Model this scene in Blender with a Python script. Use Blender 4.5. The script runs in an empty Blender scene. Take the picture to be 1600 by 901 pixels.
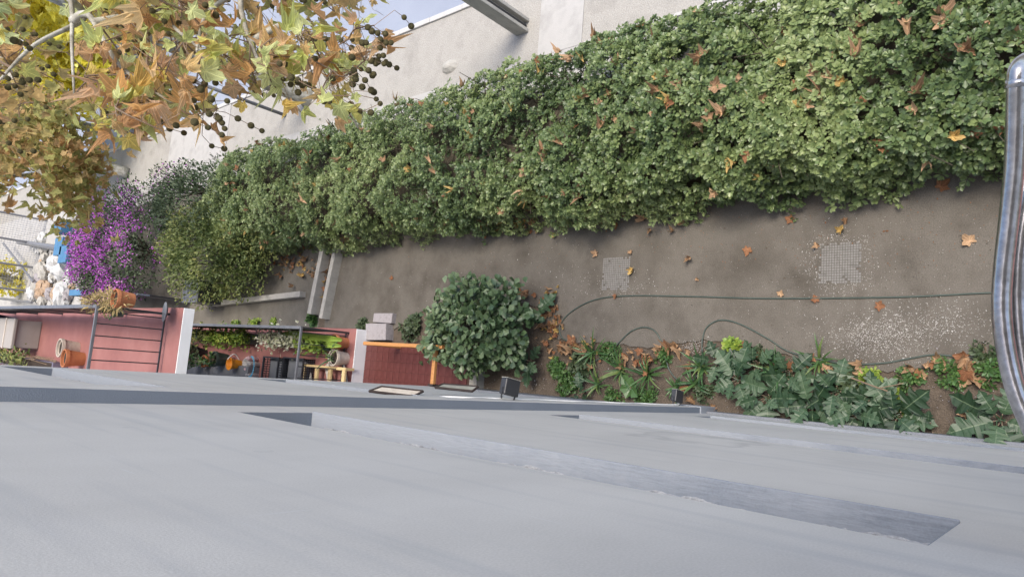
import bpy, math, random
import numpy as np
from mathutils import Vector, Matrix
random.seed(7); RNG = np.random.default_rng(11)
S = bpy.context.scene; COL = S.collection
H = 9.2
# ---------------------------------------------------------------- camera, sky, sun, exposure
# rows: world X (away from the facade), Y (along it), Z (up) in camera axes (right, down, forward)
CR = np.array([[0.07695286, -0.98942464, 0.12295181], [-0.75664398, 0.0223527, 0.65344490], [-0.64928279, -0.14331520, -0.74692209]])
CF = 1069.15
cam = bpy.data.cameras.new('camera'); camo = bpy.data.objects.new('camera', cam); COL.objects.link(camo)
cam.sensor_width = 36.0; cam.lens = CF / 1600 * 36.0; cam.clip_start = 0.05; cam.clip_end = 2000
Mx = Matrix.Identity(4)
for i in range(3):
    Mx[i][0] = CR[i][0]; Mx[i][1] = -CR[i][1]; Mx[i][2] = -CR[i][2]
Mx[2][3] = H
camo.matrix_world = Mx
S.camera = camo
SUN_EL, SUN_AZ = 70.0, -40.0       # azimuth measured from +X (street) towards +Y (far end)
w = bpy.data.worlds.new('World'); S.world = w; w.use_nodes = True
nt = w.node_tree; bg = nt.nodes['Background']
sky = nt.nodes.new('ShaderNodeTexSky'); sky.sky_type = 'NISHITA'; sky.sun_disc = False
sky.sun_elevation = math.radians(SUN_EL); sky.sun_rotation = math.radians(90 - SUN_AZ)
sky.air_density = 1.0; sky.dust_density = 3.0; sky.ozone_density = 1.0
nt.links.new(sky.outputs[0], bg.inputs[0]); bg.inputs[1].default_value = 0.14
sl = bpy.data.lights.new('sun', 'SUN'); sl.energy = 1.5; sl.angle = math.radians(22); sl.color = (1.0, 0.93, 0.82)
so = bpy.data.objects.new('sun', sl); COL.objects.link(so)
el, az = math.radians(SUN_EL), math.radians(SUN_AZ)
so.rotation_euler = Vector((math.cos(el) * math.cos(az), math.cos(el) * math.sin(az), math.sin(el))).to_track_quat('Z', 'Y').to_euler()
S.view_settings.view_transform = 'Standard'; S.view_settings.look = 'None'
S.view_settings.exposure = 1.08; S.view_settings.gamma = 1.0

# ---------------------------------------------------------------- helpers
def ray(px, py): return CR @ np.array([px - 800.0, py - 450.5, CF])
def G(px, py, z=0.0):                     # where the line of sight meets height z
    r = ray(px, py); t = (z - H) / r[2]; return Vector((r[0] * t, r[1] * t, z))
def WX(px, py, x):
    r = ray(px, py); t = x / r[0]; return Vector((x, r[1] * t, H + r[2] * t))
def WY(px, py, y):
    r = ray(px, py); t = y / r[1]; return Vector((r[0] * t, y, H + r[2] * t))
def WD(px, py, d):
    r = ray(px, py); r = r / np.linalg.norm(r) * d; return Vector((r[0], r[1], H + r[2]))
def project(P):
    V = (np.asarray(P, float) - np.array([0, 0, H])) @ CR
    return np.stack([800 + CF * V[:, 0] / V[:, 2], 450.5 + CF * V[:, 1] / V[:, 2]], 1), V[:, 2]

def hash3(ix, iy, iz, seed):
    n = (ix * 374761393 + iy * 668265263 + iz * 2147483647 + seed * 1274126177) & 0xffffffff
    n = ((n ^ (n >> 13)) * 1274126177) & 0xffffffff
    return ((n ^ (n >> 16)) & 0xffff) / 65535.0
def noise3(P, scale=1.0, seed=0):         # value noise 0..1
    Q = np.asarray(P, float) * scale + 1000.0
    I = np.floor(Q).astype(np.int64); F = Q - I; F = F * F * (3 - 2 * F)
    out = 0
    for dx in (0, 1):
        for dy in (0, 1):
            for dz in (0, 1):
                wgt = (F[:, 0] if dx else 1 - F[:, 0]) * (F[:, 1] if dy else 1 - F[:, 1]) * (F[:, 2] if dz else 1 - F[:, 2])
                out = out + wgt * hash3(I[:, 0] + dx, I[:, 1] + dy, I[:, 2] + dz, seed)
    return out

def mat(name, cols, scale=3.0, rough=0.85, bump=0.0, bscale=80.0, detail=5.0, spec=0.3, metal=0.0, stretch=(1, 1, 1), fine=0.0, fscale=120.0, coat=0.0):
    m = bpy.data.materials.new(name); m.use_nodes = True
    t = m.node_tree; N = t.nodes; L = t.links; p = N['Principled BSDF']
    p.inputs['Roughness'].default_value = rough; p.inputs['Metallic'].default_value = metal
    p.inputs['Specular IOR Level'].default_value = spec; p.inputs['Coat Weight'].default_value = coat
    tc = N.new('ShaderNodeTexCoord'); mp = N.new('ShaderNodeMapping'); mp.inputs['Scale'].default_value = stretch
    L.new(tc.outputs['Object'], mp.inputs[0])
    ns = N.new('ShaderNodeTexNoise'); ns.inputs['Scale'].default_value = scale; ns.inputs['Detail'].default_value = detail; ns.inputs['Roughness'].default_value = 0.6
    L.new(mp.outputs[0], ns.inputs[0])
    cr = N.new('ShaderNodeValToRGB'); L.new(ns.outputs[0], cr.inputs[0])
    k = len(cols); e = cr.color_ramp.elements
    while len(e) < k: e.new(0.5)
    for i, c in enumerate(cols):
        e[i].position = 0.3 + 0.4 * (i / max(1, k - 1)); e[i].color = (*c, 1)
    out = cr.outputs[0]
    if fine > 0:
        n2 = N.new('ShaderNodeTexNoise'); n2.inputs['Scale'].default_value = fscale; n2.inputs['Detail'].default_value = 3
        L.new(tc.outputs['Object'], n2.inputs[0])
        r2 = N.new('ShaderNodeMapRange'); r2.inputs[1].default_value = 0.3; r2.inputs[2].default_value = 0.7; r2.inputs[3].default_value = 1 - fine; r2.inputs[4].default_value = 1 + fine
        L.new(n2.outputs[0], r2.inputs[0])
        vm = N.new('ShaderNodeVectorMath'); vm.operation = 'SCALE'; L.new(out, vm.inputs[0]); L.new(r2.outputs[0], vm.inputs['Scale']); out = vm.outputs[0]
    L.new(out, p.inputs['Base Color'])
    if bump > 0:
        n3 = N.new('ShaderNodeTexNoise'); n3.inputs['Scale'].default_value = bscale; n3.inputs['Detail'].default_value = 6
        L.new(mp.outputs[0], n3.inputs[0])
        b = N.new('ShaderNodeBump'); b.inputs['Strength'].default_value = bump; b.inputs['Distance'].default_value = 0.02
        L.new(n3.outputs[0], b.inputs['Height']); L.new(b.outputs[0], p.inputs['Normal'])
    return m

def leafmat(name, cols, rough=0.45, spec=0.4, trans=0.15, src='tint', pos=None, veins=False):
    m = bpy.data.materials.new(name); m.use_nodes = True
    t = m.node_tree; N = t.nodes; L = t.links; p = N['Principled BSDF']
    p.inputs['Roughness'].default_value = rough; p.inputs['Specular IOR Level'].default_value = spec
    if src == 'tint':
        a = N.new('ShaderNodeAttribute'); a.attribute_name = 'tint'; fac = a.outputs['Fac']
    else:
        a = N.new('ShaderNodeObjectInfo'); fac = a.outputs['Random']
    cr = N.new('ShaderNodeValToRGB'); L.new(fac, cr.inputs[0]); k = len(cols); e = cr.color_ramp.elements
    while len(e) < k: e.new(0.5)
    for i, c in enumerate(cols):
        e[i].position = (pos[i] if pos else i / max(1, k - 1)); e[i].color = (*c, 1)
    # veins and blotches of the leaf itself
    tc = N.new('ShaderNodeTexCoord'); ns = N.new('ShaderNodeTexNoise'); ns.inputs['Scale'].default_value = 35; ns.inputs['Detail'].default_value = 3
    L.new(tc.outputs['Object'], ns.inputs[0])
    r2 = N.new('ShaderNodeMapRange'); r2.inputs[1].default_value = 0.3; r2.inputs[2].default_value = 0.7; r2.inputs[3].default_value = 0.8; r2.inputs[4].default_value = 1.2
    L.new(ns.outputs[0], r2.inputs[0])
    vm = N.new('ShaderNodeVectorMath'); vm.operation = 'SCALE'; L.new(cr.outputs[0], vm.inputs[0]); L.new(r2.outputs[0], vm.inputs['Scale'])
    colr = vm.outputs[0]
    if veins:                                             # five pale main veins fanning out from the stalk
        prev = None
        for a_ in (90, 17, 163, -44, 224):
            d_ = N.new('ShaderNodeVectorMath'); d_.operation = 'DOT_PRODUCT'; L.new(tc.outputs['Object'], d_.inputs[0]); d_.inputs[1].default_value = (math.sin(math.radians(a_)), -math.cos(math.radians(a_)), 0)
            ab = N.new('ShaderNodeMath'); ab.operation = 'ABSOLUTE'; L.new(d_.outputs['Value'], ab.inputs[0])
            if prev is None: prev = ab.outputs[0]
            else: mn = N.new('ShaderNodeMath'); mn.operation = 'MINIMUM'; L.new(prev, mn.inputs[0]); L.new(ab.outputs[0], mn.inputs[1]); prev = mn.outputs[0]
        rv = N.new('ShaderNodeMapRange'); L.new(prev, rv.inputs[0]); rv.inputs[1].default_value = .012; rv.inputs[2].default_value = .035; rv.inputs[3].default_value = 1.35; rv.inputs[4].default_value = .95
        v2 = N.new('ShaderNodeVectorMath'); v2.operation = 'SCALE'; L.new(colr, v2.inputs[0]); L.new(rv.outputs[0], v2.inputs['Scale']); colr = v2.outputs[0]
    L.new(colr, p.inputs['Base Color'])
    if trans > 0:
        tr = N.new('ShaderNodeBsdfTranslucent'); L.new(colr, tr.inputs[0])
        mx = N.new('ShaderNodeMixShader'); mx.inputs[0].default_value = trans
        L.new(p.outputs[0], mx.inputs[1]); L.new(tr.outputs[0], mx.inputs[2]); L.new(mx.outputs[0], N['Material Output'].inputs[0])
    return m

def wloc(o):
    v = Vector((0, 0, 0))
    while o: v = v + o.location; o = o.parent
    return v
def tag(o, label=None, cat=None, group=None, kind=None):
    if label: o['label'] = label
    if cat: o['category'] = cat
    if group: o['group'] = group
    if kind: o['kind'] = kind
    return o
def thing(name, loc, label, cat, group=None):
    o = bpy.data.objects.new(name, None); COL.objects.link(o); o.location = loc; o.empty_display_size = 0.2
    return tag(o, label, cat, group)
def new_obj(name, me, parent=None, loc=(0, 0, 0), rot=None):
    o = bpy.data.objects.new(name, me); COL.objects.link(o); o.parent = parent; o.location = loc
    if rot is not None: o.rotation_euler = rot
    return o
def np_mesh(name, V, faces_k, mats, tint=None, smooth=False):
    """V (n,3); faces_k: list of int arrays (m,k)"""
    me = bpy.data.meshes.new(name)
    me.vertices.add(len(V)); me.vertices.foreach_set('co', np.asarray(V, np.float32).ravel())
    nl = sum(f.size for f in faces_k); nf = sum(len(f) for f in faces_k)
    me.loops.add(nl); me.polygons.add(nf)
    me.loops.foreach_set('vertex_index', np.concatenate([f.ravel() for f in faces_k]).astype(np.int32))
    st = []; base = 0
    for f in faces_k:
        st.append(base + np.arange(len(f)) * f.shape[1]); base += f.size
    me.polygons.foreach_set('loop_start', np.concatenate(st).astype(np.int32))
    if tint is not None:
        a = me.attributes.new('tint', 'FLOAT', 'FACE'); a.data.foreach_set('value', np.concatenate(tint).astype(np.float32))
    if smooth: me.polygons.foreach_set('use_smooth', np.ones(nf, bool))
    me.update(calc_edges=True); me.validate()
    for m in (mats if isinstance(mats, (list, tuple)) else [mats]): me.materials.append(m)
    return me
def unit(A): return A / np.maximum(1e-9, np.linalg.norm(A, axis=1, keepdims=True))

class MB:
    def __init__(s): s.v = []; s.f = []
    def add(s, vs, fs):
        b = len(s.v); s.v += [tuple(x) for x in vs]; s.f += [tuple(i + b for i in q) for q in fs]; return s
    def box(s, x0, x1, y0, y1, z0, z1, M=None):
        vs = [(x, y, z) for z in (z0, z1) for y in (y0, y1) for x in (x0, x1)]
        if M is not None: vs = [M @ Vector(v) for v in vs]
        return s.add(vs, [(0, 2, 3, 1), (4, 5, 7, 6), (0, 1, 5, 4), (2, 6, 7, 3), (0, 4, 6, 2), (1, 3, 7, 5)])
    def tube(s, pts, rad, n=8, caps=True):
        pts = [Vector(p) for p in pts]; k = len(pts)
        rad = [rad] * k if not hasattr(rad, '__len__') else rad
        b = len(s.v); up = Vector((0, 0, 1)); prev = None
        for i, p in enumerate(pts):
            d = (pts[min(i + 1, k - 1)] - pts[max(i - 1, 0)]).normalized()
            if prev is None:
                a = d.cross(up); a = a if a.length > 0.05 else d.cross(Vector((1, 0, 0)))
            else:
                a = prev - d * prev.dot(d)
                if a.length < 1e-4: a = d.cross(up)
            a.normalize(); prev = a; c = d.cross(a)
            for j in range(n):
                t = 2 * math.pi * j / n; s.v.append(tuple(p + (a * math.cos(t) + c * math.sin(t)) * rad[i]))
        for i in range(k - 1):
            for j in range(n):
                q = b + i * n + j; q2 = b + i * n + (j + 1) % n; s.f.append((q, q2, q2 + n, q + n))
        if caps:
            s.f.append(tuple(b + j for j in reversed(range(n)))); s.f.append(tuple(b + (k - 1) * n + j for j in range(n)))
        return s
    def lathe(s, cx, cy, prof, n=16, M=None):
        """prof: (radius, z) list; closed ends where radius is 0"""
        b = len(s.v)
        for r, z in prof:
            for j in range(n):
                t = 2 * math.pi * j / n; v = Vector((cx + r * math.cos(t), cy + r * math.sin(t), z)); s.v.append(tuple(M @ v if M is not None else v))
        for i in range(len(prof) - 1):
            for j in range(n):
                q = b + i * n + j; q2 = b + i * n + (j + 1) % n; s.f.append((q, q2, q2 + n, q + n))
        if prof[0][0] > 0: s.f.append(tuple(b + j for j in reversed(range(n))))
        if prof[-1][0] > 0: s.f.append(tuple(b + (len(prof) - 1) * n + j for j in range(n)))
        return s
    def prism(s, poly, z0, z1):
        n = len(poly); b = [(x, y, z0) for x, y in poly] + [(x, y, z1) for x, y in poly]
        return s.add(b, [tuple(reversed(range(n))), tuple(range(n, 2 * n))] + [(i, (i + 1) % n, n + (i + 1) % n, n + i) for i in range(n)])
    def mesh(s, name, m, off=(0, 0, 0), smooth=False):
        off = Vector(off); me = bpy.data.meshes.new(name)
        me.from_pydata([tuple(Vector(v) - off) for v in s.v], [], s.f); me.update()
        for mm in (m if isinstance(m, (list, tuple)) else [m]): me.materials.append(mm)
        if smooth: me.polygons.foreach_set('use_smooth', [True] * len(me.polygons))
        return me
    def build(s, name, m, parent=None, smooth=False, bevel=0, org=None, auto=False):
        o0 = wloc(parent) if parent else Vector((0, 0, 0))
        if org is None: org = Vector(s.v[0]) if not parent else o0
        org = Vector(org)
        me = s.mesh(name, m, org, smooth)
        o = new_obj(name, me, parent, org - o0)
        if bevel > 0:
            md = o.modifiers.new('bevel', 'BEVEL'); md.width = bevel; md.segments = 2; md.limit_method = 'ANGLE'
        return o
def struct(o): o['kind'] = 'structure'; return o

# leaf templates: (verts, quads/tri lists); y runs from stalk to tip
T_OVAL = (np.array([(0, 0, 0), (-.16, .3, .04), (-.27, .68, .05), (0, 1, -.05), (.27, .68, .05), (.16, .3, .04), (0, .35, -.02), (0, .72, -.03)]),
          [np.array([(0, 6, 1), (2, 7, 3), (0, 5, 6), (4, 3, 7)]), np.array([(1, 6, 7, 2), (5, 4, 7, 6)])])
T_ROUND = (T_OVAL[0] * np.array([1.1, 1, 1.0]), T_OVAL[1])
T_SIMPLE = (np.array([(0, 0, 0), (-.24, .55, .06), (0, 1, -.04), (.24, .55, .06)]), [np.array([(0, 2, 1), (0, 3, 2)])])
T_LANCE = (np.array([(0, 0, 0), (-.1, .35, .04), (0, 1, -.12), (.1, .35, .04), (0, .4, .0)]), [np.array([(0, 4, 1), (1, 4, 2), (0, 3, 4), (3, 2, 4)])])
def frames(A, N):
    A = unit(A); B = unit(np.cross(A, N)); N2 = np.cross(B, A); return B, A, N2
def leaf_verts(C, A, N, Sz, tm):
    B, A, N2 = frames(A, N); V0 = tm[0]
    return C[:, None, :] + Sz[:, None, None] * (V0[None, :, 0, None] * B[:, None, :] + V0[None, :, 1, None] * A[:, None, :] + V0[None, :, 2, None] * N2[:, None, :])
def leaf_cloud(name, C, A, N, Sz, tm, m, parent=None, tint=None, kind='stuff'):
    C = np.asarray(C, float); off = np.array(wloc(parent)) if parent else np.zeros(3)
    V = leaf_verts(C - off, A, N, Sz, tm); n = len(C); k = len(tm[0])
    F = []; T = []; base = (np.arange(n) * k)[:, None, None]
    tint = RNG.random(n) if tint is None else tint
    for f in tm[1]:
        F.append((base + f[None]).reshape(-1, f.shape[1])); T.append(np.repeat(tint, len(f)))
    me = np_mesh(name, V.reshape(-1, 3), F, m, T)
    o = new_obj(name, me, parent)
    if kind: o['kind'] = kind
    return o
def leaf_single(name, V0, faces, m, tint=None):
    me = bpy.data.meshes.new(name); me.from_pydata([tuple(v) for v in V0], [], [tuple(int(i) for i in f) for ff in faces for f in ff]); me.update(); me.materials.append(m)
    if tint is not None:
        a = me.attributes.new('tint', 'FLOAT', 'FACE'); a.data.foreach_set('value', np.full(len(me.polygons), tint, np.float32))
    return me
def basis_matrix(c, B, A, N, s):
    M = Matrix.Identity(4)
    for i in range(3):
        M[i][0] = B[i] * s; M[i][1] = A[i] * s; M[i][2] = N[i] * s; M[i][3] = c[i]
    return M
def leaf_parts(name, C, A, N, Sz, meshes, parent):
    off = np.array(wloc(parent)); B, A, N2 = frames(A, N)
    for i in range(len(C)):
        o = bpy.data.objects.new(name, meshes[i % len(meshes)]); COL.objects.link(o); o.parent = parent
        o.matrix_local = basis_matrix(C[i] - off, B[i], A[i], N2[i], Sz[i])

def plane_leaf(rnd, curl):
    """five lobed plane leaf, about 1 across, y towards the tip, centre near the stalk"""
    pts = [(-90, .10), (-64, .36), (-44, .56), (-30, .52), (-16, .46), (4, .66), (17, .86), (27, .72), (36, .68), (50, .55), (63, .74), (76, .84), (90, 1.02)]
    L = [(a, r * rnd.uniform(.9, 1.1)) for a, r in pts]
    R_ = [(180 - a, r * rnd.uniform(.9, 1.1)) for a, r in pts[1:-1]]
    ang = L + R_[::-1]
    c1, c2, ph = curl * rnd.uniform(.5, 1.3), curl * rnd.uniform(-1, 1), rnd.uniform(0, 6.28)
    V = [(0, 0, 0)]
    for fr in (0.55, 1.0):
        for a, r in ang:
            t = math.radians(a); x, y = r * fr * math.cos(t), r * fr * math.sin(t)
            z = c1 * (x * x) * 1.9 + c2 * y * abs(y) * .8 + curl * .3 * math.sin(3 * t + ph) * r * fr + rnd.uniform(-.05, .05) * fr
            V.append((x * (1 - .2 * curl * fr), y, z))
    n = len(ang); F = []
    for i in range(n):
        j = (i + 1) % n
        F.append((0, 1 + i, 1 + j)); F.append((1 + i, 1 + n + i, 1 + n + j, 1 + j))
    # stalk
    b = len(V); V += [(-.012, 0, .004), (.012, 0, .004), (.02, -.55, -.05), (-.002, -.55, -.05)]; F.append((b, b + 1, b + 2, b + 3))
    return np.array(V), F
def mesh_of(name, V, F, m):
    me = bpy.data.meshes.new(name); me.from_pydata([tuple(v) for v in V], [], F); me.update(); me.materials.append(m); return me

# ---------------------------------------------------------------- materials
def wall_material():
    m = mat('grey_wall_paint', [(.405, .403, .398), (.448, .445, .438), (.485, .482, .474)], 1.3, .6, .07, 260, 8, .35, stretch=(1, 1.0, .7), fine=.085, fscale=170)
    t = m.node_tree; N = t.nodes; L = t.links; p = N['Principled BSDF']; src = p.inputs['Base Color'].links[0].from_socket
    tc = N.new('ShaderNodeTexCoord')
    def layer(src, scale, stretch, rot, lo, hi, col, amt):
        mp = N.new('ShaderNodeMapping'); mp.inputs['Scale'].default_value = stretch; mp.inputs['Rotation'].default_value = rot; L.new(tc.outputs['Object'], mp.inputs[0])
        n = N.new('ShaderNodeTexNoise'); n.inputs['Scale'].default_value = scale; n.inputs['Detail'].default_value = 5; L.new(mp.outputs[0], n.inputs[0])
        r = N.new('ShaderNodeMapRange'); r.inputs[1].default_value = lo; r.inputs[2].default_value = hi; r.inputs[4].default_value = amt; L.new(n.outputs[0], r.inputs[0])
        x = N.new('ShaderNodeMixRGB'); L.new(r.outputs[0], x.inputs[0]); L.new(src, x.inputs[1]); x.inputs[2].default_value = (*col, 1); return x.outputs[0]
    src = layer(src, 1.6, (1, .35, 5), (.35, 0, 0), .52, .75, (.31, .325, .35), .6)      # roller marks
    src = layer(src, 3.0, (1, 1.2, 26), (.5, 0, 0), .68, .76, (.52, .54, .57), .5)      # pale scuffs
    src = layer(src, 2.2, (1, 20, 1.1), (-.25, 0, 0), .70, .78, (.50, .52, .55), .4)
    src = layer(src, 7.0, (1, 1, 1), (0, 0, 0), .70, .76, (.28, .29, .31), .35)           # small grime spots
    # an old water stain below the second window
    mp = N.new('ShaderNodeMapping'); mp.inputs['Location'].default_value = (0, 0, 0); L.new(tc.outputs['Object'], mp.inputs[0])
    vs = N.new('ShaderNodeVectorMath'); vs.operation = 'DISTANCE'; L.new(tc.outputs['Object'], vs.inputs[0]); vs.inputs[1].default_value = (0, 2.0 - 4.0, 4.9)
    n = N.new('ShaderNodeTexNoise'); n.inputs['Scale'].default_value = 4; L.new(tc.outputs['Object'], n.inputs[0])
    ad = N.new('ShaderNodeMath'); ad.operation = 'MULTIPLY_ADD'; L.new(n.outputs[0], ad.inputs[0]); ad.inputs[1].default_value = .7; L.new(vs.outputs['Value'], ad.inputs[2])
    r = N.new('ShaderNodeValToRGB'); L.new(ad.outputs[0], r.inputs[0]); e = r.color_ramp.elements
    e[0].position = .55; e[0].color = (0, 0, 0, 1); e[1].position = .80; e[1].color = (0, 0, 0, 1); k = e.new(.72); k.color = (.45, .45, .45, 1); k = e.new(.66); k.color = (.25, .25, .25, 1)
    x = N.new('ShaderNodeMixRGB'); L.new(r.outputs[0], x.inputs[0]); L.new(src, x.inputs[1]); x.inputs[2].default_value = (.25, .255, .265, 1); src = x.outputs[0]
    L.new(src, p.inputs['Base Color']); return m
M_wall = wall_material()
M_mortar = mat('pale_cement', [(.20, .207, .22), (.33, .335, .345), (.14, .145, .155)], 14, .9, .6, 60, 8, fine=.15, fscale=60)
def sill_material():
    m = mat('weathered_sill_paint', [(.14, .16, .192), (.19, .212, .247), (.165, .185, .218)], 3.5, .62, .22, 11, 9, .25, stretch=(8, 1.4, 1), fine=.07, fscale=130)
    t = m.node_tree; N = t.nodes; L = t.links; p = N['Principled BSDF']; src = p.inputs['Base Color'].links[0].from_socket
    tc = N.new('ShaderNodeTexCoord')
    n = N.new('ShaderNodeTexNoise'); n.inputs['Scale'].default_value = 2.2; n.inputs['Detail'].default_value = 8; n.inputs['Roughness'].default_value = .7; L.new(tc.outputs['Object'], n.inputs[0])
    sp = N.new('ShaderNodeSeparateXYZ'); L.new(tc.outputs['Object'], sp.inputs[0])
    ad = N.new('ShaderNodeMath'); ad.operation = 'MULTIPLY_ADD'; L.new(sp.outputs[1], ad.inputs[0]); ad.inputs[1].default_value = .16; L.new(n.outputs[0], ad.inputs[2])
    r = N.new('ShaderNodeMapRange'); r.inputs[1].default_value = -.10; r.inputs[2].default_value = .26; L.new(ad.outputs[0], r.inputs[0])   # slate paint, with the near end's grazing-view darkening put into the colour
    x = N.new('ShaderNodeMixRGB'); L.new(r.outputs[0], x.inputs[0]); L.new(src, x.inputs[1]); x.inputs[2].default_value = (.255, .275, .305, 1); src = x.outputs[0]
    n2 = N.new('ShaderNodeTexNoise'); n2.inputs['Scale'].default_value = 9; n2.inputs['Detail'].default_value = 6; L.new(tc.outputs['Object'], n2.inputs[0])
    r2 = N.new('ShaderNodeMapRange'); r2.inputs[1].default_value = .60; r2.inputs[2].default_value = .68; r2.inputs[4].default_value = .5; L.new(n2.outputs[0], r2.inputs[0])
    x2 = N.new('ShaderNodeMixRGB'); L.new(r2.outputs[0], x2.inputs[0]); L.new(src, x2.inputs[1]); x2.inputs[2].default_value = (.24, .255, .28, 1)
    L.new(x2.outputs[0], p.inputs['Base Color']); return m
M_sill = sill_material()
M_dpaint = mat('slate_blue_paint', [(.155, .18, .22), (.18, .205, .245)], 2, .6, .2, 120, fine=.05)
M_plinth = mat('dark_plinth', [(.15, .16, .18), (.2, .21, .23)], 3, .75, .3, 90, fine=.1)
M_earth = mat('bed_soil', [(.075, .06, .047), (.12, .096, .075), (.09, .072, .055)], 5, .95, .9, 40, 9, .15, fine=.35, fscale=90)
M_path = mat('compacted_earth', [(.083, .073, .060), (.114, .102, .086), (.142, .128, .109), (.102, .091, .076)], 1.3, .93, .45, 70, 9, .15, fine=.22, fscale=75)
M_far_soil = mat('grey_dry_earth', [(.12, .11, .092), (.18, .166, .143)], 2, .95, .6, 40, 8, .1, fine=.25, fscale=60)
M_walk = mat('pale_concrete', [(.315, .306, .29), (.42, .408, .388), (.37, .36, .343)], 1.6, .9, .3, 60, 8, .2, fine=.07, fscale=120)
M_verge = mat('dry_verge_soil', [(.285, .27, .245), (.36, .343, .312), (.32, .305, .277)], 1.4, .95, .6, 22, 9, .1, fine=.2, fscale=50)
M_kerb = mat('kerb_concrete', [(.44, .43, .41), (.52, .51, .49)], 3, .85, .3, 60, fine=.1)
M_road = mat('grey_road', [(.25, .28, .345), (.30, .33, .395)], .35, .8, .25, 120, 8, .3, fine=.12, fscale=160)
M_redfloor = mat('red_painted_floor', [(.25, .105, .096), (.30, .13, .118), (.34, .158, .144)], 1.4, .65, .12, 60, 6, .35, fine=.05)
M_white = mat('white_paint', [(.80, .80, .80), (.86, .86, .86)], 2, .6, .1, 60)
M_black = mat('black_metal', [(.022, .023, .027), (.04, .042, .048)], 6, .42, 0.1, 80, spec=.5)
M_greyrail = mat('grey_painted_rail', [(.12, .125, .14), (.17, .175, .19)], 6, .45, .1, 80, spec=.5)
M_tile = mat('oxblood_tile', [(.085, .022, .02), (.11, .032, .028), (.13, .045, .04)], 6, .38, .08, 40, spec=.5)
M_grout = mat('dark_grout', [(.07, .04, .035), (.1, .06, .05)], 10, .9)
M_orange = mat('orange_varnished_wood', [(.42, .18, .055), (.54, .26, .09), (.47, .21, .065)], 4, .45, .15, 30, stretch=(8, 1, 8), spec=.45)
M_stone = mat('pinkish_stone', [(.25, .228, .232), (.34, .315, .32), (.29, .265, .27)], 7, .9, .5, 30, 8, fine=.2)
M_conc = mat('aged_concrete', [(.3, .29, .26), (.42, .40, .36), (.35, .335, .30)], 4, .9, .4, 50, 8, fine=.15, stretch=(1, 1, .4))
M_bark = mat('plane_bark', [(.36, .34, .28), (.46, .44, .38), (.25, .23, .18), (.5, .48, .42)], 6, .9, .5, 20, 6, stretch=(1, 1, .5), fine=.15)
M_twig = mat('brown_twig', [(.16, .11, .075), (.26, .19, .13)], 12, .85, .3, 40)
M_dtwig = mat('hedge_twig', [(.05, .042, .028), (.085, .07, .048)], 12, .9)
M_ball = mat('seed_ball_brown', [(.15, .13, .06), (.22, .195, .10), (.12, .105, .05)], 60, .95, 1.0, 300, spec=.1)
M_hose = mat('green_hose', [(.045, .066, .055), (.07, .095, .08)], 8, .4, spec=.5)
M_cable = mat('white_cable', [(.75, .75, .74), (.82, .82, .81)], 8, .5)
M_terra = mat('terracotta', [(.42, .16, .07), (.52, .21, .10)], 8, .85, .2, 50, fine=.1)
M_cream = mat('cream_glaze', [(.5, .43, .36), (.62, .56, .48)], 14, .6, .2, 30)
M_soilpot = mat('potting_soil', [(.03, .022, .017), (.06, .045, .035)], 30, .95, .6, 60)
M_box = mat('beige_plastic', [(.34, .31, .28), (.38, .35, .32)], 4, .55)
M_bluegrey = mat('blue_grey_plastic', [(.07, .09, .13), (.09, .11, .16)], 4, .5)
M_purple = mat('violet_grey_plastic', [(.16, .155, .21), (.2, .19, .25)], 4, .55)
M_pallet = mat('pale_pine', [(.5, .36, .17), (.62, .47, .25), (.56, .41, .2)], 3, .8, .2, 30, stretch=(1, 8, 8), fine=.1)
M_greywood = mat('grey_board', [(.42, .40, .37), (.5, .48, .45)], 3, .85, .2, 30, stretch=(8, 1, 8))
M_orangepl = mat('orange_plastic', [(.75, .28, .02), (.8, .32, .03)], 4, .4, spec=.5)
M_bluepl = mat('light_blue_plastic', [(.1, .4, .62), (.14, .46, .68)], 4, .4, spec=.5)
M_bag = mat('grey_plastic_bag', [(.3, .29, .29), (.48, .47, .47)], 12, .4, .5, 20, spec=.5)
M_pink = mat('pink_red_fabric', [(.4, .06, .1), (.62, .5, .52), (.45, .1, .14)], 22, .8)
M_glossblack = mat('glossy_blue_black_metal', [(.34, .33, .33), (.46, .45, .45), (.38, .375, .375)], 18, .22, .04, 40, spec=.7, fine=.2, fscale=160, metal=.92)
M_flake = mat('white_chips', [(.32, .30, .27), (.68, .66, .63)], 14, .9)
M_grate = mat('grate_concrete', [(.14, .134, .123), (.215, .206, .192), (.178, .172, .16)], 8, .9, .3, 60, fine=.2)
M_gap = mat('grate_gap_dirt', [(.085, .077, .066), (.125, .115, .10)], 20, .95)
M_blue = mat('blue_painted_board', [(.06, .17, .32), (.10, .24, .40)], 3, .6)
M_palewall = mat('pale_yellow_render', [(.74, .70, .52), (.82, .78, .62)], 2, .9)
M_rubble = mat('rubble_brown', [(.3, .19, .12), (.42, .3, .2), (.25, .2, .17)], 8, .95, .5, 30)
M_sack = mat('white_sack', [(.42, .42, .41), (.6, .6, .59)], 8, .8, .5, 12)
M_glass = mat('window_glass', [(.30, .29, .25), (.4, .39, .34)], 3, .12, spec=.6)
M_frame = mat('dark_brown_frame', [(.035, .025, .024), (.06, .045, .04)], 8, .5)
M_wire = mat('galvanised_wire', [(.25, .25, .27), (.33, .33, .35)], 8, .45, metal=.6)

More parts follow.
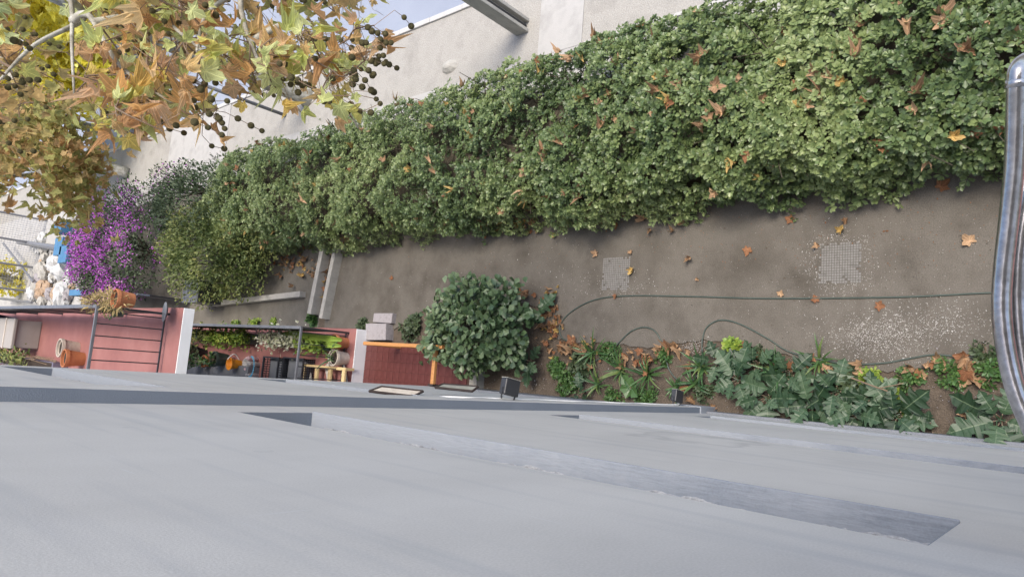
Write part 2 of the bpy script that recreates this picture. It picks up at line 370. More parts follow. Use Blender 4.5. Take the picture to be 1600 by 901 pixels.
L_hedge = leafmat('hedge_leaf', [(.066, .105, .042), (.122, .18, .068), (.195, .255, .096), (.28, .345, .135), (.42, .455, .225)], .36, .5, .27)
L_bush = leafmat('bush_leaf', [(.05, .09, .04), (.095, .15, .066), (.16, .22, .11), (.26, .31, .185)], .36, .5, .2)
L_herb = leafmat('herb_leaf', [(.03, .075, .02), (.06, .13, .035), (.11, .19, .05)], .45, .4, .15)
L_lime = leafmat('lime_leaf', [(.1, .18, .03), (.2, .3, .05), (.34, .4, .07)], .45, .4, .2)
L_acan = leafmat('lobed_leaf', [(.014, .034, .015), (.024, .054, .024), (.038, .075, .036), (.06, .103, .053), (.10, .145, .08)], .42, .4, .1)
L_strap = leafmat('strap_leaf', [(.03, .078, .026), (.05, .115, .036), (.085, .16, .05), (.22, .24, .065)], .38, .5, .12)
L_olive = leafmat('olive_shrub_leaf', [(.07, .105, .034), (.13, .175, .055), (.23, .265, .085), (.36, .355, .11)], .5, .35, .25)
L_dark = leafmat('dark_shrub_leaf', [(.035, .055, .028), (.065, .095, .045), (.12, .15, .075)], .5, .35, .15)
L_mag = leafmat('magenta_bract', [(.34, .05, .40), (.50, .09, .56), (.62, .18, .64), (.66, .34, .66)], .6, .2, .3)
L_plane = leafmat('dry_plane_leaf', [(.42, .23, .10), (.60, .37, .19), (.68, .46, .24), (.60, .40, .26), (.72, .54, .27), (.58, .33, .13), (.68, .58, .17), (.48, .52, .17), (.62, .66, .32)], .7, .2, .55, 'obj',
                  [0, .08, .20, .32, .42, .52, .62, .76, .88], veins=True)
L_planet = leafmat('dry_plane_leaf_far', [(.30, .30, .11), (.42, .40, .14), (.54, .40, .18), (.46, .28, .13), (.50, .52, .2)], .7, .2, .5)
L_FALL = [(c_, leafmat('fallen_leaf_' + c_.replace(' ', '_'), cols, .75, .2, .12, 'obj', veins=True)) for c_, cols in (('rusty brown', [(.20, .09, .045), (.27, .13, .065)]), ('tan', [(.34, .215, .125), (.43, .28, .165)]), ('orange brown', [(.26, .155, .085), (.32, .20, .115)]), ('yellow ochre', [(.42, .285, .10), (.50, .345, .13)]))]
L_yellow = leafmat('golden_leaf', [(.70, .58, .05), (.82, .73, .10), (.88, .83, .28)], .6, .2, .35)
L_dry = leafmat('straw_leaf', [(.3, .22, .1), (.42, .33, .16), (.25, .2, .1)], .8, .1, .1)
L_pale = leafmat('pale_cover_leaf', [(.3, .34, .2), (.55, .55, .4), (.7, .7, .6)], .7, .2, .2)
# ================================================================= SETTING
def sheet(name, poly, z, m, zb=None):
    b = MB()
    if zb is None: b.add([(x, y, z) for x, y in poly], [tuple(range(len(poly)))])
    else: b.prism(poly, zb, z)
    return struct(b.build(name, m, org=(poly[0][0], poly[0][1], z)))
def rect(x0, x1, y0, y1): return [(x0, y0), (x1, y0), (x1, y1), (x0, y1)]
sheet('ground', rect(-300, 300, -300, 500), -.16, M_far_soil)
sheet('yard_soil', rect(-8, 4.9, 13.2, 60), -.012, M_far_soil)
sheet('bed_soil', rect(-8, 4.9, -6, 14.0), -.004, M_earth)
# trodden earth path with a crumbling edge towards the bed
edge = [(1600, 575), (1560, 571), (1500, 576), (1460, 575), (1400, 580), (1340, 579), (1290, 571), (1240, 556), (1190, 545), (1150, 538), (1100, 531), (1060, 536), (1020, 544), (985, 541), (960, 536), (920, 537), (893, 533), (870, 528), (856, 512), (846, 480), (790, 470), (700, 478), (660, 488), (640, 500)]
P0 = [G(*e_, 0.0) for e_ in edge]
pl = [(P0[0].x, -2.0)]
for a, b_ in zip(P0[:-1], P0[1:]):
    for k in range(5):
        t = k / 5; q = a.lerp(b_, t); pl.append((q.x + random.uniform(-.02, .02), q.y))
pl += [(.72, 11.2), (.72, 13.72), (2.9, 13.72)]
yy = 13.6
while yy > -2: pl.append((2.95 + random.uniform(-.1, .1), yy)); yy -= .8
pl.append((2.95, -2.0))
sheet('path', pl, .022, M_path, -.003)
# street side: inner pavement, dirt verge with crossing slabs, kerb, road
sheet('pavement', rect(4.9, 5.83, -6, 70), .02, M_walk, -.1)
sheet('verge', rect(5.83, 7.44, -6, 70), .004, M_verge, -.1)
for i, (a, b_) in enumerate([(6.86, 7.85), (19.9, 24.0)]):
    sheet('crossing_slab', rect(5.835, 7.435, a, b_), .022, M_walk, -.05)
kerb = tag(bpy.data.objects.new('kerb', None), kind='structure'); COL.objects.link(kerb); kerb.location = (7.5, 0, 0)
kb = MB().box(-.06, .06, -.497, .497, -.16, .05).mesh('kerb_stone', M_kerb)
for i in range(-4, 48):
    o = new_obj('kerb_stone', kb, kerb, (random.uniform(-.004, .004), i + .5, random.uniform(-.006, .004)))
    md = o.modifiers.new('bevel', 'BEVEL'); md.width = .012; md.segments = 2
edging = struct(MB().box(5.78, 5.84, -6, 6.8, -.05, .06).build('verge_edging', M_kerb, bevel=.01))
sheet('road', rect(7.56, 15.0, -6, 90), -.11, M_road)
b = MB()
for y in (9.6, 13.9, 18.3, 23.0, 28.0): b.box(7.58, 15, y - .012, y + .012, -.13, -.106)
struct(b.build('road_joint', M_plinth))
sheet('far_pavement', rect(15.0, 19, -6, 90), .0, M_walk, -.16)

# ---------------------------------------------------------------- main building
W = -.33; YE = 9.05
bld = thing('apartment_building', (W, 4.0, 0), 'tall grey painted apartment block whose bare wall fills the bottom of the view', 'building')
WINS = [(ya, yb, z) for z in (1.11, 3.9, 6.74) for ya, yb in ((.33, 3.69), (5.62, 8.70))]
WINS = [q for q in WINS if not (q[0] > 5 and q[2] < 2)]
ZC = [0, 1.11, 1.61, 3.9, 4.4, 6.74, 7.24, 11.6]; YC = [-4, .33, 3.69, 5.62, 8.70, YE]
b = MB()
for i in range(len(YC) - 1):
    for j in range(len(ZC) - 1):
        if any(abs(q[0] - YC[i]) < .01 and abs(q[2] - ZC[j]) < .01 for q in WINS): continue
        b.add([(W, YC[i], ZC[j]), (W, YC[i + 1], ZC[j]), (W, YC[i + 1], ZC[j + 1]), (W, YC[i], ZC[j + 1])], [(0, 1, 2, 3)])
D = W - .24
for ya, yb, z in WINS:
    z2 = z + .5
    b.add([(W, ya, z), (W, yb, z), (W, yb, z2), (W, ya, z2), (D, ya, z), (D, yb, z), (D, yb, z2), (D, ya, z2)],
          [(1, 5, 6, 2), (4, 0, 3, 7), (3, 2, 6, 7), (0, 4, 5, 1), (4, 7, 6, 5)])
b.add([(W, YE, 0), (-9, YE, 0), (-9, YE, 11.6), (W, YE, 11.6), (W, -4, 11.6), (-9, -4, 11.6), (W, -4, 0), (-9, -4, 0)], [(0, 1, 2, 3), (3, 2, 5, 4), (6, 4, 5, 7), (1, 7, 5, 2)])
b.build('wall', M_wall, bld)
# projecting rib with its dark painted side
rb = MB().box(W + .001, -.252, 4.12, 4.52, .5, 11.6); rb.build('rib', [M_wall], bld, bevel=.006)
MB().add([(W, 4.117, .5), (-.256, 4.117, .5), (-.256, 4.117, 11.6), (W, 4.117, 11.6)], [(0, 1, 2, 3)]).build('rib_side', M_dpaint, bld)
MB().box(W - .2, W + .03, -4, 4.1, -.1, .34).build('plinth', M_plinth, bld, bevel=.008)
MB().box(W - .2, W + .018, 4.53, YE - .01, -.1, .75).build('plinth', M_plinth, bld, bevel=.008)
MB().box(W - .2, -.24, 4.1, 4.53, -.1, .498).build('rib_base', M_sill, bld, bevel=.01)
for ya, yb, z in WINS:
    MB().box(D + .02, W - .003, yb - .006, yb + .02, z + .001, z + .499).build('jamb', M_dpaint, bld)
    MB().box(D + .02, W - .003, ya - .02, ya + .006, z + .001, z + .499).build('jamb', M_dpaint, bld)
    sb = MB(); n = 14                                    # hand trowelled sill, slightly uneven
    for k in range(n):
        y0 = ya + .002 + (yb - ya - .004) * k / n; y1 = ya + .002 + (yb - ya - .004) * (k + 1) / n
        pass
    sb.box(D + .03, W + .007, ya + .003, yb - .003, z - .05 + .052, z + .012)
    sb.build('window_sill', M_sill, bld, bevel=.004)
    mo = MB(); V_ = []; rs_ = random.Random(int(z * 10)); nst = 220
    for k in range(nst + 1):
        y = ya + .01 + (yb - ya - .02) * k / nst; e0 = -.411 + rs_.uniform(-.006, .006) * rs_.random() + .008 * math.sin(k * .13 + z) + .004 * math.sin(k * .61)
        V_ += [(e0, y, z + .0125), (e0 - .006, y, z + .0165 + rs_.uniform(0, .003)), (D + .041, y, z + .017)]
    mo.add(V_, [(3 * k + j, 3 * k + j + 1, 3 * k + j + 4, 3 * k + j + 3) for k in range(nst) for j in (0, 1)]); mo.build('sill_mortar', M_mortar, bld)
    fr = MB()
    fr.box(D + .005, D + .04, ya + .004, yb - .004, z + .013, z + .055); fr.box(D + .005, D + .04, ya + .004, yb - .004, z + .455, z + .495)
    for k in range(5):
        y = ya + .03 + (yb - ya - .06) * k / 4; fr.box(D + .004, D + .039, y - .02, y + .02, z + .055, z + .455)
    f_ = fr.build('window', M_frame, bld)
    for k in range(4):
        y0 = ya + .05 + (yb - ya - .06) * k / 4; y1 = ya + .01 + (yb - ya - .06) * (k + 1) / 4
        MB().box(D + .012, D + .02, y0, y1, z + .056, z + .454).build('pane', M_glass, f_)
# two small opened window sashes beyond the rib
def sash(A, B, C_, Dd, gm):
    A, B, C_, Dd = map(Vector, (A, B, C_, Dd))
    n = (B - A).cross(C_ - B).normalized() * .018
    f = MB()
    for p, q in ((A, B), (B, C_), (C_, Dd), (Dd, A)): f.tube([p, q], .016, 6)
    o = f.build('window_sash', M_frame, bld)
    ins = [P_.lerp((A + B + C_ + Dd) / 4, .06) for P_ in (A, B, C_, Dd)]
    MB().add([tuple(v - n * .2) for v in ins] + [tuple(v + n * .2) for v in ins], [(0, 1, 2, 3), (7, 6, 5, 4), (0, 4, 5, 1), (1, 5, 6, 2), (2, 6, 7, 3), (3, 7, 4, 0)]).build('pane', gm, o)
sash(WY(577, 611, 6.30), WY(596, 604, 6.33), WY(661, 611, 6.02), WY(646, 619, 6.0), M_cream)
sash(WY(680, 605, 6.30), WY(692, 600, 6.33), WY(747, 604, 6.05), WY(738, 611, 6.0), M_glass)

# ---------------------------------------------------------------- neighbouring building with its balcony and terrace
nb = thing('neighbouring_building', (-1.6, 20, 0), 'set back neighbouring block with red floored balcony above a red floored terrace', 'building')
MB().box(-8, -1.6, YE + .03, 42, 0, 10).build('wall', M_wall, nb)
YB = 11.86; XO = .675; ZB = 4.07; ZT = .47
MB().box(-1.6, XO, YB, 25, ZB - .19, ZB - .004).build('balcony_slab', M_white, nb, bevel=.006)
MB().box(-1.6, XO + .004, YB + .01, 25, ZB - .003, ZB + .002).build('balcony_floor', M_redfloor, nb)
MB().box(-1.6, XO, YB, 25, -.05, ZT - .004).build('terrace_slab', M_white, nb, bevel=.006)
MB().box(-1.6, XO + .004, YB + .01, 25, ZT - .003, ZT + .002).build('terrace_floor', M_redfloor, nb)
def balcony_rail(zf, yr, xs, ztop, nb_bars, dia):
    r = MB().box(xs[0], xs[1], yr - .02, yr + .02, ztop - .025, ztop + .02).build('end_rail', M_greyrail, nb, bevel=.005)
    MB().box(xs[0], xs[1], yr - .012, yr + .012, zf + .06, zf + .085).build('bottom_rail', M_black, r)
    for k in range(nb_bars):
        x = xs[0] + (xs[1] - xs[0]) * (k + .6) / nb_bars
        MB().tube([(x, yr, zf + .08), (x, yr, ztop - .02)], dia, 6).build('bar', M_black, r)
    s = MB().box(xs[1] - .03, xs[1] + .03, yr, 25, ztop - .025, ztop + .02).build('side_rail', M_greyrail, nb, bevel=.005)
    y = yr
    while y < 25:
        MB().box(xs[1] - .02, xs[1] + .02, y - .02, y + .02, zf, ztop - .027).build('post', M_black, s)
        MB().box(xs[1] - .006, xs[1] + .006, y + .03, min(25, y + 1.9) - .02, zf + .18, ztop - .05).build('panel', M_black, s)
        y += 1.9
balcony_rail(ZB, 12.4, (-.62, .565), 5.22, 6, .011)
balcony_rail(ZT, 12.12, (-.55, .585), 1.62, 5, .011)
# satellite-dish-like grey disc at the railing corner
t = thing('disc', (.6, 12.3, ZB + .1), 'round grey disc fixed low at the balcony railing corner', 'disc')
Md = Matrix.Translation((.59, 12.2, ZB + .12)) @ Matrix.Rotation(math.radians(-12), 4, 'X')
MB().lathe(0, 0, [(0, 0), (.1, .012), (.17, .045), (.175, .05), (.17, .055), (0, .02)], 20, Md).build('plate', M_greyrail, t, smooth=True)
MB().tube([(.575, 12.38, ZB + .12), (.59, 12.22, ZB + .12)], .015, 6).build('bracket', M_black, t)

# porch floor of tiles between the two buildings
porch = tag(bpy.data.objects.new('porch_floor', None), kind='structure'); COL.objects.link(porch); porch.location = (0, 10, 0)
MB().box(-1.7, .43, 8.75, YB - .005, -.05, .17).build('slab', M_grout, porch)
MB().box(-.6, .1, 8.55, 8.74, -.05, .19).build('step_edge', M_conc, porch, bevel=.01)
tl = []
for k in range(3):
    tl.append(MB().box(-.092, .092, -.092, .092, -.012, .004 + .001 * k).mesh('tile', M_tile))
ny = 0
for iy in range(16):
    for ix in range(8):
        x = .33 - ix * .19; y = YB - .105 - iy * .19
        if y < 8.85: continue
        new_obj('tile', tl[random.randrange(3)], porch, (x, y - 10, .182), (random.uniform(-.008, .008), random.uniform(-.008, .008), 0))
t = thing('handrail', (.42, 11, .2), 'orange varnished wooden handrail running along the porch edge', 'handrail')
zr = 1.0
a, c_ = G(569, 536, zr), G(692, 541, zr)
MB().box(a.x - .035, a.x + .035, c_.y, a.y, zr - .05, zr + .03).build('rail', M_orange, t, bevel=.012)
for y in (c_.y + .1, (c_.y + a.y) / 2, a.y - .1): MB().box(a.x - .035, a.x + .035, y - .035, y + .035, .17, zr - .052).build('post', M_orange, t, bevel=.008)
t = thing('handrail', (0, 9, .2), 'orange varnished wooden rail crossing the porch towards the grey wall', 'handrail')
a, c_ = G(680, 546, zr), G(681, 602, zr)
MB().box(c_.x, a.x, a.y - .038, a.y + .038, zr - .05, zr + .02).build('rail', M_orange, t, bevel=.012)
MB().box(c_.x - .02, c_.x + .02, a.y - .06, a.y + .06, zr - .08, zr + .05).build('wall_plate', M_frame, t, bevel=.004)
# stepping stones up to the porch
def block(px, z0, z1, lab):
    P = [G(*p, z1) for p in px]
    o = MB().prism([(p.x, p.y) for p in P], z0, z1).build('step_stone', M_stone, bevel=.015, org=(P[0].x, P[0].y, z1))
    tag(o, lab, 'step stone', 'stone steps up to the porch')
block([(582, 503), (611, 505), (613, 489), (584, 489)], -.02, .14, 'pinkish grey stone step nearest the earth path, with a small hole')
block([(571, 531), (602, 531), (603, 505), (571, 505)], -.02, .21, 'mottled pinkish grey stone step beside the orange handrail')
# two pale kerb walls across the path
def beam(a, c_, wd, z1, lab):
    A, B = G(*a, z1), G(*c_, z1); d = (B - A).normalized(); n = Vector((-d.y, d.x, 0)) * wd / 2
    o = MB().prism([((A + n).x, (A + n).y), ((A - n).x, (A - n).y), ((B - n).x, (B - n).y), ((B + n).x, (B + n).y)], -.05, z1)
    ob = o.build('kerb_wall', M_conc, bevel=.012, org=(A.x, A.y, 0)); tag(ob, lab, 'low wall', 'low concrete walls across the path')
beam((482, 490), (503, 385), .15, .22, 'low pale concrete wall crossing the path, the one farther from the wooden porch')
beam((500, 497), (523, 385), .13, .24, 'low pale concrete wall crossing the path, the one nearer the leafy round bush')
beam((330, 474), (468, 459), .14, .16, 'mossy low kerb along the grey soil strip below the yellow green shrub')

# ---------------------------------------------------------------- street furniture
t = thing('utility_pole', (6.53, 8.29, 0), 'concrete utility pole with a grooved face standing in the dirt verge by the kerb', 'pole')
p = MB(); p.box(6.42, 6.49, 8.13, 8.43, -.1, 8); p.build('flange', M_conc, t, bevel=.01)
p = MB(); p.box(6.63, 6.70, 8.13, 8.43, -.1, 8); p.build('flange', M_conc, t, bevel=.01)
MB().box(6.488, 6.632, 8.24, 8.32, -.1, 8).build('web', M_conc, t)
MB().tube([(6.56, 8.2, .0), (6.56, 8.2, 8)], .02, 6).build('conduit', M_black, t)
t = thing('metal_post', (6.44, 16.65, 0), 'slim grey metal post standing in the verge beside the plane trunk', 'post')
MB().tube([(6.44, 16.65, -.05), (6.44, 16.65, 2.6)], .045, 10).build('tube', M_greyrail, t, smooth=True)
MB().tube([(6.44, 16.65, 2.6), (6.44, 16.65, 2.64)], .055, 10).build('cap', M_greyrail, t)
o = tag(MB().lathe(6.25, 10.25, [(.16, 0), (.13, .05), (.07, .11), (0, .13)], 9).build('rubble_lump', M_conc, org=(6.25, 10.25, 0)), 'pale broken lump of concrete lying in the dirt verge', 'rubble')
o.scale = (1.0, 1.5, 1)

# manhole covers with a grid of pads
def manhole(px, lab, n):
    P = [G(*p, .03) for p in px]; cx = sum(p.x for p in P) / 4; cy = sum(p.y for p in P) / 4; sx = .265; sy = .255
    t = thing('manhole_cover', (cx, cy, .022), lab, 'manhole cover', 'square concrete covers set in the path')
    MB().box(cx - sx * .88, cx + sx * .9, cy - sy * .9, cy + sy * .88, .0, .0255).build('frame', M_gap, t)
    b = MB(); s_ = 2 * sx / n; s2 = 2 * sy / n
    for i in range(n):
        for j in range(n):
            x = cx - sx + (i + .5) * s_; y = cy - sy + (j + .5) * s2; h_ = .030 + random.uniform(-.002, .002); ed = min(i, j, n - 1 - i, n - 1 - j)
            if random.random() < (.22 if ed == 0 else .05 if ed == 1 else .008): continue
            b.box(x - s_ * .4, x + s_ * .4, y - s2 * .4, y + s2 * .4, .026, h_)
    o = b.build('pad_grid', M_grate, t); o['kind'] = 'stuff'
manhole([(938, 403), (987, 402), (985, 453), (940, 452)], 'square gridded manhole cover left of the other, just above the hose', 15)
manhole([(1280, 380), (1343, 377), (1345, 440), (1282, 445)], 'square gridded manhole cover ringed by white chips, nearer the balcony rail', 16)

# garden hose, white cable, floodlights
def spline(pts, per=8):
    out = []
    P = [pts[0]] + list(pts) + [pts[-1]]
    for i in range(1, len(P) - 2):
        for k in range(per):
            t_ = k / per; a, b2, c2, d2 = P[i - 1], P[i], P[i + 1], P[i + 2]
            out.append(.5 * ((2 * b2) + (c2 - a) * t_ + (2 * a - 5 * b2 + 4 * c2 - d2) * t_ ** 2 + (3 * b2 - a - 3 * c2 + d2) * t_ ** 3))
    out.append(pts[-1]); return out
hp = [(1700, 452), (1550, 457), (1400, 464), (1200, 466), (1080, 463), (980, 462), (930, 468), (895, 485), (876, 506), (877, 526), (893, 537), (897, 555), (915, 567), (945, 556), (965, 537), (985, 518), (1005, 511), (1022, 516), (1033, 533), (1040, 558), (1046, 578), (1060, 594), (1076, 597), (1091, 584), (1097, 560), (1097, 535), (1103, 513), (1120, 501), (1140, 501), (1165, 510), (1200, 529), (1235, 550), (1290, 563), (1330, 569), (1380, 567), (1420, 560), (1460, 554), (1510, 558), (1560, 559), (1700, 570)]
tag(MB().tube(spline([G(*q, .034) for q in hp], 7), .0098, 8).build('garden_hose', M_hose, smooth=True), 'thin dark green garden hose snaking across the earth path into the bed', 'hose')
cp = [WX(600, 609, -.24)] + [Vector((-.243, 4.36 + .05 * math.sin(k * 1.9) + .02 * math.sin(k * 4.3), 4.7 - k * .28)) for k in range(14)] + [Vector((-.236, 4.3, .75)), Vector((-.22, 4.4, .6))]
cp = [Vector((-.31, 4.56, 4.95)), Vector((-.26, 4.535, 4.9))] + cp[1:]
tag(MB().tube(spline(cp, 5), .0075, 6).build('cable', M_cable, smooth=True), 'thin white cable running down the grey wall to the floodlights', 'cable')
def floodlight(y, z, s, lab):
    t = thing('floodlight', (-.25, y, z), lab, 'floodlight', 'black floodlights on the grey wall')
    Mf = Matrix.Translation((-.25 + .02, y, z)) @ Matrix.Rotation(math.radians(8), 4, 'Y')
    MB().box(.03 * s, .24 * s, -.05 * s, .05 * s, -.15 * s, .13 * s, Mf).build('body', M_black, t, bevel=.01)
    b = MB()
    for k in range(6): b.box(.05 * s + k * .03 * s, .058 * s + k * .03 * s, .049 * s, .07 * s, -.13 * s, .11 * s, Mf)
    b.build('cooling_fin', M_black, t)
    MB().box(.241 * s, .25 * s, -.052 * s, .052 * s, -.15 * s, .13 * s, Mf).build('lens', M_glass, t, bevel=.004)
    for k in (-1, 1): MB().tube([Mf @ Vector((-.02, 0, k * .12 * s)), Mf @ Vector((.05 * s, 0, k * .14 * s)), Mf @ Vector((.12 * s, 0, k * .14 * s))], .009, 6).build('bracket', M_black, t)
floodlight(4.32, 4.2, .74, 'larger black floodlight sticking out from the wall below the round bush')
floodlight(4.35, .72, .75, 'small black floodlight low on the wall beside the dark planting bed')

# ---------------------------------------------------------------- own balcony rail close to the camera
t = thing('balcony_rail', (.1, -.2, 7.4), 'glossy blue black bent handrail very close at the right edge of the view', 'handrail')
pts = [WD(1625, 90, .86), WD(1604, 96, .82), WD(1592, 108, .805), WD(1589, 128, .80), WD(1588, 180, .80), WD(1585, 260, .80), WD(1577, 340, .80), WD(1568, 420, .80), WD(1565, 480, .80), WD(1571, 540, .80), WD(1586, 605, .80), WD(1612, 668, .80), WD(1660, 760, .8)]
MB().tube(spline(pts, 6), .0084, 14).build('top_tube', M_glossblack, t, smooth=True)
pts = [WD(1640, 200, .86), WD(1612, 290, .83), WD(1594, 380, .82), WD(1590, 470, .82), WD(1597, 550, .82), WD(1616, 640, .82), WD(1680, 760, .82)]
MB().tube(spline(pts, 6), .0096, 14).build('lower_tube', M_glossblack, t, smooth=True)
MB().tube([WD(1589.5, 124, .80), WD(1589, 136, .80)], .0093, 14).build('joint', M_glossblack, t, smooth=True)
MB().box(-.32, .75, -1.6, -.22, 7.2, 7.36).build('floor', M_redfloor, t)
MB().box(-.329, .8, -1.6, -.1, 10.1, 10.28).build('balcony_above', M_wall, bld)

# ---------------------------------------------------------------- pots and things on balcony and terrace
def blob_leaves(c, r, n, sz, tm, m, parent, up=.3, shell=.35, name='foliage', jit=.8, tint=None):
    d = unit(RNG.normal(size=(n, 3))); rr = (shell + (1 - shell) * RNG.random(n) ** .5)[:, None]
    C = np.array(c) + d * rr * np.array(r)
    A = unit(d + RNG.normal(size=(n, 3)) * jit + np.array([0, 0, up])); N = unit(d * .6 + np.array([0, 0, 1.0]) + RNG.normal(size=(n, 3)) * .4)
    return leaf_cloud(name, C, A, N, sz * RNG.uniform(.7, 1.3, n), tm, m, parent, tint)
def stems(c0, r, n, h_, rad, m, parent):
    b = MB()
    for k in range(n):
        a = random.uniform(0, 6.28); e = Vector(c0) + Vector((math.cos(a) * r * random.uniform(.3, .9), math.sin(a) * r * random.uniform(.3, .9), h_ * random.uniform(.7, 1)))
        mid = Vector(c0).lerp(e, .5) + Vector((random.uniform(-.1, .1) * r, random.uniform(-.1, .1) * r, .1 * h_))
        b.tube([Vector(c0), mid, e], [rad, rad * .7, rad * .35], 5)
    return b.build('stem', m, parent)
def pot(P, r, h_, m, lab, plant=None, name='flower_pot', cat='pot', taper=.75, group=None):
    t = thing(name, P, lab, cat, group); x, y, z = P
    MB().lathe(x, y, [(r * taper, z), (r * .95, z + h_ * .8), (r * .95, z + h_ * .82), (r * 1.04, z + h_ * .82), (r * 1.04, z + h_), (r * .92, z + h_), (r * .9, z + h_ * .86), (0, z + h_ * .84)], 20).build('body', m, t)
    MB().lathe(x, y, [(r * .89, z + h_ * .85), (r * .5, z + h_ * .9), (0, z + h_ * .88)], 14).build('soil', M_soilpot, t)
    if plant: plant(t, Vector((x, y, z + h_)))
    return t
def pl_blob(r, n, sz, m, tm=T_OVAL, lift=.5):
    return lambda t, c: (blob_leaves((c.x, c.y, c.z + r * lift), (r, r, r * .8), n, sz, tm, m, t), stems((c.x, c.y, c.z - .04), r, 5, r, .006, M_twig, t))
def pl_strap(n, ln, m):
    def f(t, c): strap_clump(t, c, n, ln, m)
    return f
def strap_verts(ln, wd, droop, seg=6):
    V = []; F = []
    for i in range(seg + 1):
        u = i / seg; wv = wd * (1 - u ** 2.2) * (.55 + .45 * min(1, u * 4)); y = ln * u * (1 - .12 * droop * u); z = ln * (.85 * u - droop * u * u)
        V += [(-wv / 2, y * .75, z + wv * .15), (0, y * .75, z), (wv / 2, y * .75, z + wv * .15)]
    for i in range(seg):
        k = i * 3; F += [(k, k + 1, k + 4, k + 3), (k + 1, k + 2, k + 5, k + 4)]
    return V, F
def strap_clump(parent, c, n, ln, m, wd=.03):
    off = wloc(parent); ms = []
    for k in range(4):
        V, F = strap_verts(1.0, random.uniform(.9, 1.3) * wd / ln, random.uniform(.25, .8)); me = mesh_of('leaf', V, F, m)
        a = me.attributes.new('tint', 'FLOAT', 'FACE'); a.data.foreach_set('value', np.full(len(me.polygons), (k + .5) / 4 * .9, np.float32)); ms.append(me)
    for i in range(n):
        o = new_obj('leaf', random.choice(ms), parent, Vector(c) - off + Vector((random.uniform(-.03, .03), random.uniform(-.03, .03), 0)), (random.uniform(-.3, .3), 0, i * 6.283 / n + random.uniform(-.4, .4)))
        s_ = ln * random.uniform(.65, 1.1); o.scale = (s_, s_, s_)

# --- balcony (upper) things
pot(G(131, 561, ZB), .18, .38, M_terra, 'orange terracotta pot on the balcony floor by the grey wall', None)
p_ = G(122, 545, ZB); pot((p_.x, p_.y, ZB), .19, .36, M_cream, 'cream patterned pot standing behind the terracotta pot on the balcony', None)
t = thing('storage_box', (0.05, 19.9, ZB), 'beige plastic storage box with a lid on the balcony floor', 'box')
MB().box(-.3, .36, 19.5, 20.8, ZB + .002, ZB + .5).build('body', M_box, t, bevel=.02)
MB().box(-.33, .39, 19.46, 20.84, ZB + .5, ZB + .58).build('lid', M_box, t, bevel=.02)
MB().box(-.34, .4, 20.1, 20.16, ZB + .582, ZB + .595).build('strap', M_cream, t)
t = thing('bucket', (.2, 21.5, ZB), 'dark blue grey bin beyond the beige box on the balcony', 'bin')
MB().lathe(.2, 21.8, [(.25, ZB), (.32, ZB + .6), (.34, ZB + .62), (.3, ZB + .64), (0, ZB + .7)], 18).build('body', M_bluegrey, t, smooth=False)
t = thing('planter', (-.5, 18, ZB), 'long violet grey planter trough on the balcony, filled with straggly vines', 'planter')
MB().box(-.75, -.52, 17.2, 23, ZB, ZB + .3).build('trough', M_purple, t, bevel=.01)
MB().box(-.73, -.54, 17.25, 22.9, ZB + .28, ZB + .31).build('soil', M_soilpot, t)
n = 420; C = np.stack([RNG.normal(-.52, .12, n), RNG.uniform(18.6, 22.8, n), ZB + .3 + RNG.random(n) * .25], 1)
leaf_cloud('foliage', C, RNG.normal(size=(n, 3)) + np.array([.5, 0, .5]), RNG.normal(size=(n, 3)) * .5 + np.array([0, 0, 1]), RNG.uniform(.06, .14, n), T_OVAL, L_olive, t)
b = MB()
for k in range(9):
    y = random.uniform(16.9, 18.5); b.tube([(-.55, y + 1.6, ZB + .33), (-.47 + random.uniform(-.06, .06), y + .8, ZB + .45), (-.5 + random.uniform(-.1, .1), y, ZB + .3)], .008, 4)
b.build('vine', M_dry if 'M_dry' in globals() else M_twig, t)
p_ = G(212, 470, 4.86)
pot((p_.x, p_.y, 4.9), .15, .28, M_terra, 'orange terracotta pot hooked outside the balcony railing', lambda t, c: (blob_leaves((c.x - .05, c.y + .7, c.z - .1), (.16, .95, .16), 520, .12, T_LANCE, L_dry, t), blob_leaves((c.x, c.y + .1, c.z + .05), (.15, .25, .12), 130, .09, T_LANCE, L_dry, t)))
p_ = G(187, 490, 4.9)
pot((p_.x, p_.y, 4.85), .07, .16, M_hose, 'small green pot hanging inside the balcony railing', pl_blob(.09, 40, .06, L_herb), group=None)

# --- terrace (lower) things
t = thing('planter', (-.5, 17.8, ZT), 'long dark grey empty bench trough along the terrace wall', 'planter')
A, B = G(388, 573, ZT + .3), G(288, 573, ZT + .3)
MB().box(-.75, A.x + .01, A.y, B.y, ZT + .002, ZT + .3).build('trough', M_plinth, t, bevel=.01)
def tp(px, py, z=ZT): return G(px, py, z)
def P3(v): return (v.x, v.y, v.z)
pot(P3(tp(316, 566, ZT + .3)), .13, .26, M_cream, 'cream pot with a dense green plant on the terrace bench', pl_blob(.2, 200, .08, L_herb))
pot(P3(tp(334, 565, ZT + .2)), .15, .28, M_terra, 'terracotta pot with a pale succulent rosette on the terrace', lambda t, c: strap_clump(t, c, 11, .32, L_strap, .07))
pot(P3(tp(355, 562, ZT + .2)), .19, .36, M_hose, 'dark green bucket with a small leafy plant on the terrace', pl_blob(.14, 50, .1, L_herb))
t = thing('watering_can', P3(tp(378, 568, ZT + .2)), 'bright orange plastic watering can between bucket and grey bag', 'watering can'); c = tp(376, 569, ZT + .2)
MB().lathe(c.x, c.y, [(.1, c.z), (.12, c.z + .2), (.16, c.z + .3), (.14, c.z + .3), (.1, c.z + .22), (0, c.z + .1)], 18).build('body', M_orangepl, t)
b = MB(); b.tube([(c.x + .1 + .14 * math.sin(k / 8 * 3.14), c.y, c.z + .05 + .3 * k / 8) for k in range(9)], .012, 6); b.build('handle', M_cable, t)
